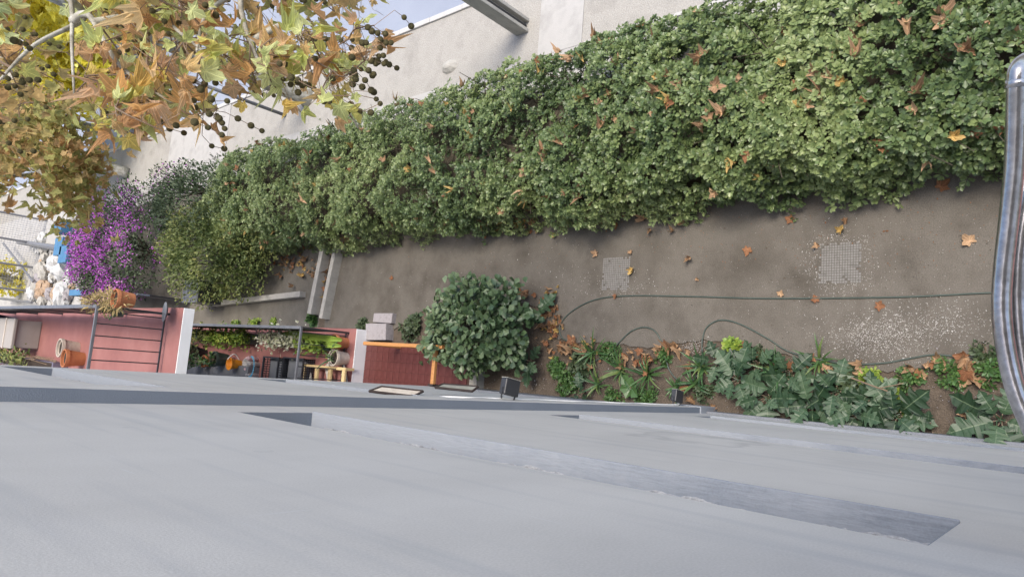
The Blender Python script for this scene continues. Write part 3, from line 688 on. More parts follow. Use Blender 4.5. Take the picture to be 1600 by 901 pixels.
def crumple(name, c, r, m, lab, cat, seed, parent=None):
    rr = random.Random(seed); n = 12; nr_ = 8; b = MB(); D_ = []
    for i in range(nr_):
        for j in range(n):
            th = math.pi * (i + .5) / nr_; a = 2 * math.pi * j / n; D_.append((math.sin(th) * math.cos(a), math.sin(th) * math.sin(a), -math.cos(th)))
    D_ = np.array(D_); k = r * (.55 + .75 * noise3(D_, 1.6, seed) * .6 + .5 * noise3(D_, 4.0, seed + 3)); st = np.array([rr.uniform(.8, 1.3), rr.uniform(.8, 1.3), .7])
    P_ = D_ * k[:, None] * st + np.array(c) + np.array([0, 0, r * .5])
    F = [(i * n + j, i * n + (j + 1) % n, (i + 1) * n + (j + 1) % n, (i + 1) * n + j) for i in range(nr_ - 1) for j in range(n)] + [tuple(reversed(range(n))), tuple(range((nr_ - 1) * n, nr_ * n))]
    b.add([tuple(p) for p in P_], F); o = b.build(name, m, org=c)
    return tag(o, lab, cat)
crumple('plastic_bag', P3(tp(391, 570, ZT)), .17, M_bag, 'crumpled grey plastic bag beside the orange watering can', 'bag', 3)
t = thing('bundle', P3(tp(406, 570, ZT)), 'pink and white striped bundle with a light blue beaded edge beside the black crates', 'bundle'); c = tp(405, 572, ZT)
for k in range(4): MB().lathe(c.x - .22 + k * .13, c.y + .1 * (k % 2), [(.05, ZT), (.07, ZT + .12), (.06, ZT + .26), (.025, ZT + .32), (0, ZT + .33)], 10).build('bottle', M_pink if k % 2 else M_bag, t)
b = MB()
for k in range(16):
    a = math.pi * (k / 15 - .5); b.lathe(c.x - .02 + .24 * math.sin(a), c.y - .18 - .16 * math.cos(a), [(0, ZT + .30), (.026, ZT + .325), (0, ZT + .35)], 6)
b.build('bead', M_bluepl, t)
def crate(x0, x1, y0, y1, z0, h_, lab):
    t = thing('crate', ((x0 + x1) / 2, (y0 + y1) / 2, z0), lab, 'crate', 'black plastic crates on the terrace')
    b = MB(); bars = 9
    for k in range(bars + 1):
        x = x0 + (x1 - x0) * k / bars; y = y0 + (y1 - y0) * k / bars
        for yy_ in (y0, y1): b.box(x - .008, x + .008, yy_ - .008, yy_ + .008, z0 + .02, z0 + h_ - .03)
        for xx in (x0, x1): b.box(xx - .008, xx + .008, y - .008, y + .008, z0 + .02, z0 + h_ - .03)
        b.box(x - .007, x + .007, y0, y1, z0 + .005, z0 + .02)
    for kz in range(4):
        z = z0 + .08 + kz * (h_ - .12) / 4
        for yy_ in (y0, y1): b.box(x0, x1, yy_ - .006, yy_ + .006, z - .006, z + .006)
        for xx in (x0, x1): b.box(xx - .006, xx + .006, y0, y1, z - .006, z + .006)
    b.build('lattice', M_black, t)
    MB().box(x0 + .012, x1 - .012, y0 + .012, y1 - .012, z0 + .021, z0 + h_ * .55).build('contents', M_plinth, t)
    r_ = MB(); r_.box(x0 - .02, x1 + .02, y0 - .02, y0 + .015, z0 + h_ - .04, z0 + h_); r_.box(x0 - .02, x1 + .02, y1 - .015, y1 + .02, z0 + h_ - .04, z0 + h_)
    r_.box(x0 - .02, x0 + .015, y0 + .016, y1 - .016, z0 + h_ - .04, z0 + h_ - .001); r_.box(x1 - .015, x1 + .02, y0 + .016, y1 - .016, z0 + h_ - .04, z0 + h_ - .001)
    r_.build('rim', M_black, t)
c = tp(440, 575, ZT)
zc = ZT + .32
ya, yb_ = G(472, 575, zc).y, G(440, 575, zc).y; yc = G(416, 575, zc).y
crate(-.5, -.04, ya, yb_ - .03, ZT + .004, .32, 'black plastic lattice crate closest to the pallet')
crate(-.54, -.06, yb_ + .02, yc, ZT + .004, .42, 'taller black plastic lattice crate with a raised rim, beside the striped bundle')
t = thing('pallet', (-.3, 11.6, ZT), 'pale pine pallet standing behind the terrace end railing', 'pallet')
zt = ZT + .20
yp0, yp1 = G(541, 580, zt).y, G(473, 580, zt).y; xp1 = G(505, 571, zt).x; xp0 = xp1 - .40
for x in (xp1 - .03, xp0 + .03): MB().box(x - .03, x + .03, yp0, yp1, zt - .03, zt + .03).build('beam', M_pallet, t, bevel=.004)
for k in range(4): y = yp0 + .06 + (yp1 - yp0 - .12) * k / 3; MB().box(xp0 + .061, xp1 - .061, y - .05, y + .05, zt - .02, zt + .026).build('slat', M_pallet, t, bevel=.003)
for x in (xp1 - .03, xp0 + .03):
    for y in (yp0 + .03, yp1 - .03): MB().box(x - .028, x + .028, y - .028, y + .028, ZT + .003, zt - .031).build('leg', M_pallet, t)
for i, (u_, lab) in enumerate([(.12, 'grey board under the pallet, closest to the end railing'), (.48, 'grey board under the middle of the pallet'), (.95, 'grey board leaning out from under the pallet beside the black crate')]):
    y = yp0 + (yp1 - yp0) * u_
    Mb = Matrix.Translation(((xp0 + xp1) / 2, y, ZT + .09)) @ Matrix.Rotation(math.radians(35), 4, 'Z') @ Matrix.Rotation(.12, 4, 'Y')
    o = MB().box(-.28, .28, -.07, .07, -.01, .01, Mb).build('board', M_greywood, org=((xp0 + xp1) / 2, y, ZT + .09)); tag(o, lab, 'board', 'grey boards under the pallet')
pot(P3(tp(541, 560)), .17, .34, M_cream, 'mottled beige pot in the corner of the terrace railing', lambda t, c: strap_clump(t, c, 7, .55, L_strap, .04))
# big agave-like plant in a terracotta pot with a pale cord
t = pot(P3(tp(541, 536)), .16, .32, M_terra, 'terracotta pot with a huge bright green sword leaf lying along the terrace edge', None)
c = tp(533, 531, ZT + .4); e_ = tp(440, 520, ZT + .45)
def blade(a, b2, wd, m, parent):
    d = (b2 - a); side = Vector((-d.y, d.x, 0)).normalized(); V = []; F = []; n = 12
    for i in range(n + 1):
        u = i / n; q = a + d * u + Vector((0, 0, .12 * math.sin(3.14 * u))); wv = wd * (math.sin(3.14 * (u * .93 + .06)) ** .5)
        V += [q - side * wv, q + Vector((0, 0, -.03)), q + side * wv]
        if i: k = (i - 1) * 3; F += [(k, k + 1, k + 4, k + 3), (k + 1, k + 2, k + 5, k + 4)]
    bb = MB(); bb.add(V, F); o = bb.build('leaf', m, parent); a_ = o.data.attributes.new('tint', 'FLOAT', 'FACE'); a_.data.foreach_set('value', np.full(len(F), .55, np.float32))
blade(c, e_, .085, L_lime, t); blade(c + Vector((-.12, 0, 0)), tp(508, 538, ZT + .4), .06, L_lime, t)
def trough(px, L0, wd, lab, n, sz, m, extra=None):
    A, B = tp(*px[0], ZT + .2), tp(*px[1], ZT + .2); t = thing('planter', P3((A + B) / 2 - Vector((0, 0, .2))), lab, 'planter')
    x = (A.x + B.x) / 2; y0, y1 = min(A.y, B.y), max(A.y, B.y)
    MB().box(x - wd, x + wd, y0, y1, ZT + .002, ZT + .22).build('trough', M_hose, t, bevel=.01)
    C = np.stack([RNG.normal(x, wd * .9, n), RNG.uniform(y0 - .1, y1 + .1, n), ZT + .2 + RNG.random(n) * .38], 1)
    leaf_cloud('foliage', C, RNG.normal(size=(n, 3)) + np.array([0, 0, .6]), RNG.normal(size=(n, 3)) * .5 + np.array([0, 0, 1]), sz * RNG.uniform(.7, 1.3, n), T_OVAL, m, t)
    return t
trough([(345, 526), (393, 530)], 0, .13, 'window box of green plants with a white flower beside the dark side railing', 620, .10, L_lime)
trough([(303, 522), (338, 526)], 0, .13, 'window box of yellowish trailing plants at the far end of the terrace railing', 420, .10, L_olive)
trough([(425, 527), (482, 533)], 0, .14, 'window box of pale spotted leafy plants under the big sword leaf', 700, .085, L_pale)
trough([(486, 538), (515, 542)], 0, .1, 'short trough of dark green plants near the terrace end railing', 300, .09, L_lime)
pot(P3(tp(305, 547)), .14, .28, M_hose, 'dark pot with a bushy lime green plant at the far end of the terrace', pl_blob(.26, 260, .1, L_olive))
pot(P3(tp(322, 551)), .14, .3, M_black, 'black pot with grey leaved plant on the terrace', pl_blob(.2, 110, .1, L_dark))
# ================================================================= VEGETATION
# ---- clipped hedge along the path
def hedge_profile(u, Y):
    """u 0..1 round the hedge from the path side foot over the top to the street side foot"""
    a = math.pi * (1 - u); ex = .55
    cx = 3.9 + .0 * Y; hw = 1.38; hh = 1.3
    ca, sa = np.cos(a), np.sin(a)
    x = cx + hw * np.sign(ca) * np.abs(ca) ** ex; z = hh * np.abs(sa) ** ex
    nx = ca; nz = np.abs(sa) * 1.1 + .05
    return x, z, nx, nz
hedge = thing('hedge', (3.9, 9, 0), 'broad dense green hedge with glossy rosette leaves running beside the earth path', 'hedge')
Y0, Y1 = -.6, 18.7
n0 = 34000
ut = np.linspace(0, 1, 400); xt, zt_, _, _ = hedge_profile(ut, 0); al = np.concatenate([[0], np.cumsum(np.hypot(np.diff(xt), np.diff(zt_)))])
u = np.interp(RNG.random(n0) * al[-1], al, ut); Y = Y0 + (Y1 - Y0) * RNG.random(n0)
x, z, nx, nz = hedge_profile(u, Y)
Nrm = unit(np.stack([nx, np.zeros_like(nx), nz], 1)); P = np.stack([x, Y, z], 1)
endf = np.clip((Y - 17.6) / 1.1, 0, 1)[:, None]; P[:, 0:1] = 3.9 + (P[:, 0:1] - 3.9) * (1 - .45 * endf ** 2); P[:, 2:3] *= 1 - .35 * endf ** 2
lump = noise3(P, 1.3, 3) * .5 + noise3(P, 2.9, 5) * .33 + noise3(P, 6.0, 9) * .17
disp = (lump - .5) * .75
gap = noise3(P, 2.2, 21)
depth = RNG.random(len(P)) ** 1.6 * .28 + np.clip((gap - .60) * 2.2, 0, .30)
shoot = np.where(RNG.random(len(P)) < .03, RNG.uniform(.04, .16, len(P)), 0)
P = P + Nrm * (disp - depth + shoot)[:, None]
low = (P[:, 2] > .04) & ~((u < .12) & (RNG.random(len(u)) < .35)); P, Nrm, depth, u, disp = P[low], Nrm[low], depth[low], u[low], disp[low]
nR = len(P)
axis = unit(Nrm * .75 + np.array([0, 0, .55]) + RNG.normal(size=(nR, 3)) * .33)
def rosettes(P, axis, per, size, rs):
    n = len(P); tvec = unit(np.cross(axis, rs.normal(size=(n, 3)))); bvec = np.cross(axis, tvec)
    C, A, N, Sz, I = [], [], [], [], []
    for k in range(per):
        ph = 2 * math.pi * k / per * 1.0 + rs.random(n) * .7; el = rs.uniform(.15, .75, n) + (0.35 if k >= per * .65 else 0)
        rad = np.cos(ph)[:, None] * tvec + np.sin(ph)[:, None] * bvec
        A_ = unit(rad * np.cos(el)[:, None] + axis * np.sin(el)[:, None]); N_ = unit(axis * np.cos(el)[:, None] - rad * np.sin(el)[:, None])
        C.append(P + A_ * .012); A.append(A_); N.append(N_); Sz.append(size * rs.uniform(.65, 1.15, n)); I.append(np.arange(n))
    return [np.concatenate(q) for q in (C, A, N, Sz, I)]
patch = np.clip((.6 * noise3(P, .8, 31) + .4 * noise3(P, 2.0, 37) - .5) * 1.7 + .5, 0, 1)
rt = np.clip(.17 + .08 * np.clip((P[:, 1] - 6) / 8, 0, 1) + .55 * patch + .25 * (RNG.random(nR) - .5) - depth * .35, .02, .98)  # far half tinted paler to lighten its shade; deeper leaves tinted darker
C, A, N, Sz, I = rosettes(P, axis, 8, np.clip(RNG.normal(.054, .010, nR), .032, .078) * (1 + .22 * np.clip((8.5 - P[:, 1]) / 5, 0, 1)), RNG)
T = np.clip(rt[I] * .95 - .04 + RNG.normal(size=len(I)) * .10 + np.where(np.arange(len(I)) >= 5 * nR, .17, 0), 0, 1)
vis = np.ones(len(C), bool)
near = C[:, 1] < 9.5
uv, dz = project(C)
inview = near & (uv[:, 0] > 1150) & (uv[:, 0] < 1560) & (uv[:, 1] > 5) & (uv[:, 1] < 300) & (depth[I] < .06) & (disp[I] > .03)
cand = np.where(inview)[0]; cand = cand[np.argsort(dz[cand])][:1200]; pick = RNG.permutation(cand)[:300]
pm = np.zeros(len(C), bool); pm[pick] = True
L_h_single = []
for k in range(5):
    L_h_single.append(leaf_single('leaf', T_ROUND[0], T_ROUND[1], L_hedge, .3 + .12 * k))
leaf_parts('leaf', C[pm], A[pm], N[pm], Sz[pm], L_h_single, hedge)
q = near & ~pm
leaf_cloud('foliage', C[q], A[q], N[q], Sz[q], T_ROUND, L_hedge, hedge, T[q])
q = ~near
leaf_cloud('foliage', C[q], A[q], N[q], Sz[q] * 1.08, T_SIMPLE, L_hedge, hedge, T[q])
HEDGE_P, HEDGE_N, HEDGE_D = P, Nrm, depth
# inner twigs, then an added dark core sheet that blocks light leaks
b = MB(); rs = random.Random(5)
for k in range(900):
    y = rs.uniform(Y0, 18.2); xx = rs.uniform(2.9, 4.9); z0 = rs.uniform(.0, .5)
    b.tube([(xx, y, z0), (xx + rs.uniform(-.25, .25), y + rs.uniform(-.25, .25), z0 + .35), (xx + rs.uniform(-.5, .5), y + rs.uniform(-.4, .4), min(1.15, z0 + .8))], [.014, .01, .005], 4, False)
o = b.build('branches', M_dtwig, hedge); o['kind'] = 'stuff'
gx = 18; gy = 90; V = []; F = []
for j in range(gy + 1):
    for i in range(gx + 1):
        yv = Y0 + (18.2 - Y0) * j / gy; xx, zz, nxx, nzz = hedge_profile(np.array([i / gx]), np.array([yv]))
        l_ = noise3(np.array([[xx[0], yv, zz[0]]]), 1.8, 77)[0]
        V.append((3.9 + (xx[0] - 3.9) * .68, yv, max(0, zz[0] * .66 - .05 + (l_ - .5) * .25)))
for j in range(gy):
    for i in range(gx): k = j * (gx + 1) + i; F.append((k, k + 1, k + gx + 2, k + gx + 1))
b = MB(); b.add(V, F); o = b.build('light_block_core', M_dtwig, hedge); o['kind'] = 'stuff'

# ---- shrubs beyond the hedge
def shrub(name, c, r, n, sz, tm, m, lab, cat='shrub', up=.3, shell=.55, lump=.35, flat=True):
    t = thing(name, (c[0], c[1], 0), lab, cat)
    d = unit(RNG.normal(size=(n, 3))); d[:, 2] = np.where(d[:, 2] < -.35, -d[:, 2], d[:, 2])
    l_ = noise3(d * np.array(r) + np.array(c), 1.4, len(lab)) + noise3(d * np.array(r) + np.array(c), 3.2, 7) * .5
    rr = (shell + (1 - shell) * RNG.random(n) ** .6) * (1 + (l_ - .75) * lump * 1.6)
    C = np.array(c) + d * rr[:, None] * np.array(r); k = C[:, 2] > .03; C, d, l2 = C[k], d[k], l_[k]; n = len(C)
    A = unit(d + RNG.normal(size=(n, 3)) * .8 + np.array([0, 0, up])); N = unit(d * .7 + np.array([0, 0, .8]) + RNG.normal(size=(n, 3)) * .45)
    tint = np.clip(.1 + .5 * l2 + RNG.normal(size=n) * .17, 0, 1)
    leaf_cloud('foliage', C, A, N, sz * RNG.uniform(.7, 1.3, n), tm, m, t, tint)
    b = MB()
    for k in range(16):
        e = Vector(c) + Vector(tuple(unit(RNG.normal(size=(1, 3)))[0] * np.array(r) * .7)); e.z = max(e.z, .3)
        b.tube([(c[0] + random.uniform(-.1, .1), c[1] + random.uniform(-.1, .1), 0), Vector((c[0], c[1], 0)).lerp(e, .5) + Vector((random.uniform(-.2, .2), random.uniform(-.2, .2), .1)), e], [.035, .022, .008], 5)
    b.build('stem', M_dtwig, t)
    return t, C, A, N
c = G(338, 395, .7); shrub('shrub', (c.x, c.y, .75), (1.3, 2.3, 1.0), 8500, .095, T_SIMPLE, L_olive, 'yellow green shrub between the hedge and the purple bougainvillea')
c = G(380, 418, .5); shrub('shrub', (c.x, c.y, .45), (.75, 1.25, .5), 2400, .09, T_SIMPLE, L_olive, 'low trailing olive green shrub spilling over the mossy kerb')
c = G(300, 315, 1.0); shrub('shrub', (c.x, c.y, .8), (1.2, 2.6, 1.0), 5200, .10, T_SIMPLE, L_dark, 'dark twiggy shrub behind the yellow green shrub, at the pavement edge')
c = G(185, 385, 1.0); t, C, A, N = shrub('bougainvillea', (c.x, c.y, .95), (1.95, 3.2, 1.05), 11500, .105, T_SIMPLE, L_dark, 'purple flowering bougainvillea bush at the far end of the planted strip', 'bougainvillea')
n = len(C); uvb, _ = project(C); wgt = .85 * np.clip(1.25 - (uvb[:, 0] - 115) / 130, .08, 1) * np.clip((uvb[:, 1] - 275) / 90, .15, 1) * (noise3(C, 1.6, 44) > .42)
k = RNG.random(n) < wgt; Cf = np.repeat(C[k], 3, 0) + RNG.normal(size=(k.sum() * 3, 3)) * .05 + np.array([0, -.04, .06]); nn = len(Cf)
leaf_cloud('bracts', Cf, RNG.normal(size=(nn, 3)), RNG.normal(size=(nn, 3)) * .6 + np.array([0, -.6, 1]), RNG.uniform(.05, .085, nn), T_SIMPLE, L_mag, t)
c = G(255, 285, 1.3); t, C, A, N = shrub('bougainvillea', (c.x, c.y, 1.0), (.7, 1.0, .7), 700, .09, T_SIMPLE, L_dark, 'small purple flowered spray leaning over the pale pavement', 'bougainvillea', shell=.3)
k = RNG.random(len(C)) < .3; nn = k.sum(); leaf_cloud('bracts', C[k] + RNG.normal(size=(nn, 3)) * .05, RNG.normal(size=(nn, 3)), RNG.normal(size=(nn, 3)) + np.array([0, 0, 1]), RNG.uniform(.05, .085, nn), T_SIMPLE, L_mag, t)

# ---- big round bush by the porch
c = G(744, 512, .6); bc = (c.x, c.y, .6)
t = thing('bush', (c.x, c.y, 0), 'big round bush with broad grey green leaves beside the wooden handrail', 'bush')
n = 2700; d = unit(RNG.normal(size=(n, 3))); d[:, 2] = np.abs(d[:, 2]) * 1.1 - .25; d = unit(d)
Rb = np.array([.80, 1.10, .62]); l_ = .6 * noise3(d * 1.1, 2.4, 8) + .4 * noise3(d, 5.0, 18)
rr = (1 - RNG.random(n) ** 2 * .4) * (.52 + .88 * l_) * np.where(RNG.random(n) < .03, RNG.uniform(1.05, 1.22, n), 1); C = np.array(bc) + d * rr[:, None] * Rb; k = C[:, 2] > .05; C, d, rr = C[k], d[k], rr[k]; n = len(C)
A = unit(d * .55 + RNG.normal(size=(n, 3)) * .6 + np.array([0, 0, -.12])); N = unit(d * .8 + np.array([0, -.1, .9]) + RNG.normal(size=(n, 3)) * .3)
Sz = RNG.uniform(.075, .165, n); T = np.clip(.35 + .4 * (C[:, 1] - bc[1]) / 1.1 * .8 + RNG.normal(size=n) * .2, 0, 1)  # paler tint on the far side puts its sheen into the leaf colour
T_BROAD = (T_OVAL[0] * np.array([1.35, 1, 1.2]), T_OVAL[1])
up = np.where((d[:, 2] > -.05) & (rr > .8))[0]; pick = RNG.permutation(up)[:300]; pm = np.zeros(n, bool); pm[pick] = True
sb = [leaf_single('leaf', T_BROAD[0], T_BROAD[1], L_bush, .15 + .16 * k) for k in range(5)]
oi = np.argsort(T[pm]); leaf_parts('leaf', C[pm], A[pm], N[pm], Sz[pm], sb, t)
leaf_cloud('foliage', C[~pm], A[~pm], N[~pm], Sz[~pm], T_BROAD, L_bush, t, T[~pm])
b = MB()
for k in range(46):
    e = Vector(bc) + Vector(tuple(d[k] * Rb * .85)); b.tube([(bc[0] + random.uniform(-.1, .1), bc[1] + random.uniform(-.1, .1), 0), Vector((bc[0], bc[1], .1)).lerp(e, .5) + Vector((random.uniform(-.1, .1), random.uniform(-.1, .1), .1)), e], [.016, .011, .005], 5)
b.build('stem', M_dtwig, t)

# ---- planting bed
def lobed_leaf(seed):
    rnd = random.Random(seed); L = [(.03, 0)]
    for u0, wv in ((.16, .26), (.40, .44), (.66, .36)):
        wv *= rnd.uniform(.9, 1.1)
        L += [(wv * .55, u0 - .10), (wv * .86, u0 - .03), (wv * 1.02, u0 + .08), (wv * .80, u0 + .085), (wv * .50, u0 + .10)]
    L += [(.20, .84), (.17, .90), (.07, .97), (0, 1.06)]
    V = []; F = []
    ys = [p[1] for p in L]
    for (x_, y_) in L:
        dz = -.25 * y_ * y_ + rnd.uniform(-.015, .015); zz = dz + .22 * x_ - .5 * x_ * x_; yc = y_ - .05 if y_ > .1 else 0; xm = min(.014, x_ * .5); V += [(-x_, y_, zz + rnd.uniform(-.02, .02)), (-xm, yc, dz), (xm, yc, dz), (x_, y_, zz + rnd.uniform(-.02, .02))]
    for i in range(len(L) - 1):
        k = i * 4; F += [(k, k + 1, k + 5, k + 4), (k + 2, k + 3, k + 7, k + 6), (k + 1, k + 2, k + 6, k + 5)]
    b = len(V); V += [(-.012, -.3, -.03), (.012, -.3, -.03), (.015, .12, .01), (-.015, .12, .01)]; F.append((b, b + 1, b + 2, b + 3))
    return V, F
AC = []
for k in range(7):
    V, F = lobed_leaf(k); me = mesh_of('leaf', V, F, L_acan); a_ = me.attributes.new('tint', 'FLOAT', 'FACE'); tv = np.full(len(F), .03 + .115 * k, np.float32); tv[2::3] = 1.0; a_.data.foreach_set('value', tv); AC.append(me)
def ground_at(px, py, z): v = G(px, py, z); return Vector((v.x, v.y, .0))
def acanthus(px, py, n, ln, lab, tilt=.35):
    g = ground_at(px, py, .18); t = thing('lobed_plant', g, lab, 'plant', 'broad lobed plants in the planting bed')
    ph = random.uniform(0, 6)
    for i in range(n):
        inner = i >= n * .65
        a = ph + i * 2.4; o = new_obj('leaf', random.choice(AC), t, (math.cos(a) * .07, math.sin(a) * .07, .16 + .12 * inner), (random.uniform(.0, .6) + .35 * inner, random.uniform(-.4, .4), a - math.pi / 2), )
        s_ = ln * random.uniform(.75, 1.1) * (.7 if inner else 1); o.scale = (s_, s_, s_)
    b = MB()
    for i in range(n):
        a = ph + i * 2.4; b.tube([tuple(g), (g.x + math.cos(a) * .06, g.y + math.sin(a) * .06, .17)], [.012, .007], 5)
    b.build('stalks', M_twig, t)
for px, py, n, ln, lab in [(1150, 592, 9, .36, 'lobed plant against the wall just right of the small floodlight'), (1196, 622, 8, .34, 'lobed plant against the wall, second to the right of the small floodlight'),
        (1268, 632, 9, .42, 'large pale lobed plant in the middle of the bed by the wall'), (1232, 585, 8, .36, 'lobed plant among strap leaves near the hose'),
        (1340, 645, 8, .38, 'lobed plant below the bare crooked twig'), (1400, 648, 9, .42, 'lobed plant at the wall, next to the bare soil'), (1305, 610, 7, .32, 'dark lobed plant left of the crooked twig'),
        (1362, 620, 6, .28, 'small dark lobed plant under the yellow green rosettes'), (1452, 668, 4, .24, 'shaded lobed plant flat on the wall side soil'), (1562, 655, 8, .40, 'dark lobed plant half behind the near handrail'),
        (1120, 565, 6, .30, 'lobed plant beside the hose loop'), (1180, 570, 7, .3, 'lobed plant beneath the bright yellow green sprig'),
        (838, 492, 4, .42, 'lobed leaves sticking out from under the round bush on the path side'), (826, 566, 6, .36, 'lobed leaves under the round bush near the large floodlight'), (905, 612, 5, .26, 'small grey green lobed plant against the wall')]:
    acanthus(px, py, n - 1, ln * .98, lab)
def strap(px, py, n, ln, lab, m=None, wd=.04):
    g = ground_at(px, py, .1); t = thing('strap_leaf_plant', g, lab, 'plant', 'strap leaved clumps in the planting bed'); strap_clump(t, tuple(g), n, ln, m or L_strap, wd * .8)
for px, py, n, ln, lab in [(922, 550, 13, .42, 'strap leaved clump nearest the path edge in the left part of the bed'), (968, 578, 14, .45, 'strap leaved clump left of the light green broad leaves'), (1010, 585, 15, .46, 'strap leaved clump right of the light green broad leaves'),
        (1092, 572, 12, .42, 'strap leaved clump growing through the hose loop'), (1082, 600, 10, .42, 'yellowing strap leaved clump by the small floodlight'), (1215, 580, 13, .42, 'strap leaved clump in the middle of the lobed plants'), (1278, 562, 9, .4, 'strap leaved clump by the hose in the right part of the bed'),
        (930, 600, 9, .42, 'strap leaved clump against the wall in the left part of the bed'), (1052, 605, 6, .3, 'thin dark strap leaved tuft on bare soil'), (1140, 570, 8, .34, 'strap leaved tuft under the bright sprig')]:
    strap(px, py, n + 8, ln * 1.08, lab)
g = ground_at(985, 605, .12); t = thing('broad_leaf_plant', g, 'light green plant with a few very broad leaves by the wall', 'plant')
bl = leaf_single('leaf', T_BROAD[0] * np.array([1.05, 1, 1.6]), T_BROAD[1], L_strap, .55)
for i, a in enumerate([0.2, 1.3, 2.5, 3.6, 4.6, 5.5]):
    o = new_obj('leaf', bl, t, (0, 0, .1), (random.uniform(.2, .5), random.uniform(-.2, .2), a)); s_ = random.uniform(.17, .25); o.scale = (s_, s_, s_)
MB().tube([tuple(g), (g.x, g.y, .12)], .012, 5).build('stem', M_twig, t)
def herb(px, py, r, n, sz, m, lab, tm=T_OVAL, z=None):
    g = ground_at(px, py, r * .4); t = thing('herb', g, lab, 'plant', 'small leafy plants in the planting bed')
    nr = n // 7; d = unit(RNG.normal(size=(nr, 3))); d[:, 2] = np.abs(d[:, 2]); Pc = np.array(g) + d * np.array([r, r, r * .75]) * RNG.uniform(.4, 1, nr)[:, None]
    C, A, N, Sz, I = rosettes(Pc, unit(d + np.array([0, 0, .9])), 7, sz, RNG)
    leaf_cloud('foliage', C, A, N, Sz, tm, m, t, np.clip(RNG.random(len(C)) * .5 + .5 * RNG.random(nr)[I], 0, 1)); stems(tuple(g), r, 8, r * .6, .006, M_twig, t)
for px, py, r, n, sz, m, lab in [(868, 575, .19, 420, .055, L_herb, 'dense green mound at the left end of the bed'), (893, 592, .2, 420, .06, L_herb, 'dense green mound near the wall in the left end of the bed'), (952, 548, .2, 420, .05, L_herb, 'fresh green mound between path edge and dry leaves'),
        (905, 570, .2, 260, .085, L_dark, 'dark rosette plant left of the strap leaved clump'), (1008, 622, .2, 380, .05, L_herb, 'green mound at the wall below the broad leaves'), (958, 620, .16, 250, .055, L_herb, 'small green mound at the wall between two clumps'),
        (880, 606, .17, 300, .05, L_herb, 'green mound squeezed against the grey wall'), (1036, 556, .14, 180, .06, L_herb, 'small green tuft beside the hose and fallen leaves'), (1356, 590, .14, 210, .075, L_lime, 'yellow green rosette plant right under the hose'),
        (1398, 628, .13, 200, .085, L_lime, 'yellow green rosette plant at the tip of the crooked twig'), (1142, 545, .13, 130, .11, L_lime, 'bright yellow green sprig rising above the lobed plants'), (1420, 592, .17, 300, .05, L_herb, 'low green mound by fallen leaves under the hose'),
        (1482, 580, .2, 330, .055, L_herb, 'low green mound beside the bare soil'), (1548, 580, .19, 330, .06, L_herb, 'low green mound close to the near handrail'), (1185, 555, .14, 190, .06, L_dark, 'dark green tuft at the path edge'),
        (1320, 590, .2, 260, .075, L_dark, 'dark green tuft behind the yellow green rosette plant'), (1100, 612, .15, 200, .06, L_dark, 'dark tuft near the small floodlight'), (640, 512, .3, 420, .09, L_dark, 'dark green low shrub between the stone steps and the round bush'),
        (565, 508, .16, 170, .09, L_dark, 'dark green plant at the corner of the terrace'), (1540, 552, .15, 220, .06, L_dark, 'dark green tuft on the path edge by the near handrail'), (668, 545, .2, 160, .1, L_bush, 'leafy sprig hanging over the wooden handrail'),
        (487, 497, .12, 60, .16, L_herb, 'upright leafy plant at the foot of the terrace corner'), (395, 508, .18, 150, .09, L_lime, 'lime green plant along the outside of the terrace'), (367, 510, .16, 130, .09, L_lime, 'lime green plant along the outside of the terrace, at its far end'),
        (425, 504, .1, 70, .08, L_lime, 'yellow flowering tuft outside the terrace')]:
    herb(px, py, r * (1.25 if m is L_lime and px < 500 else 1), int(n * (1.6 if px < 500 else 1)), sz, m, lab)
# crooked bare twig in the bed
a = [G(1330, 590, .25), G(1365, 603, .3), G(1385, 610, .28), G(1400, 618, .22), G(1372, 606, .3), G(1395, 602, .34), G(1412, 598, .36)]
b = MB(); b.tube(spline(a[:4], 4), .009, 6); b.tube(spline(a[4:], 4), .006, 5); b.tube([a[3], Vector((a[3].x, a[3].y, 0))], .012, 6)
tag(b.build('bare_twig', M_twig), 'crooked bare brown twig above the lobed plants', 'twig')

# ---- fallen plane leaves
PLM = []
for k in range(12):
    cu = [.2, .5, .9, 1.4, .35, 1.1, 1.0, 1.6, .25, 1.3, 1.25, .9][k]; V, F = plane_leaf(random.Random(100 + k), cu); PLM.append((mesh_of('fallen_leaf', V, F, L_FALL[k % 4][1]), ('curled ' if cu > .75 else 'flat '), L_FALL[k % 4][0]))
fl_n = 0
def fallen(pos, nrm, s_, lab, group, col=None, desc=False, fold=False):
    me, cu, cn = random.choice([q for q in PLM if (col is None or q[2] in col) and (q[1] == 'curled ' or not fold)] or PLM)
    o = bpy.data.objects.new('fallen_leaf', me); COL.objects.link(o)
    q = Vector(nrm).to_track_quat('Z', 'Y'); o.rotation_mode = 'QUATERNION'
    o.rotation_quaternion = q @ Matrix.Rotation(random.uniform(0, 6.28), 3, 'Z').to_quaternion()
    o.location = pos; o.scale = (s_, s_, s_)
    if desc: lab = ('small ' if s_ < .085 else 'broad ' if s_ > .12 else '') + cu + cn + ' leaf ' + lab
    return tag(o, lab, 'fallen leaf', group)
def colour_of(lab):
    for w_, c_ in (('rust', ('rusty brown',)), ('reddish', ('rusty brown',)), ('dark brown', ('rusty brown',)), ('dull brown', ('rusty brown',)), ('yellow', ('yellow ochre',)), ('orange', ('orange brown',)), ('tan', ('tan',)), ('pale', ('tan',)), ('brown', ('rusty brown', 'orange brown'))):
        if w_ in lab: return c_
    return ('tan',)
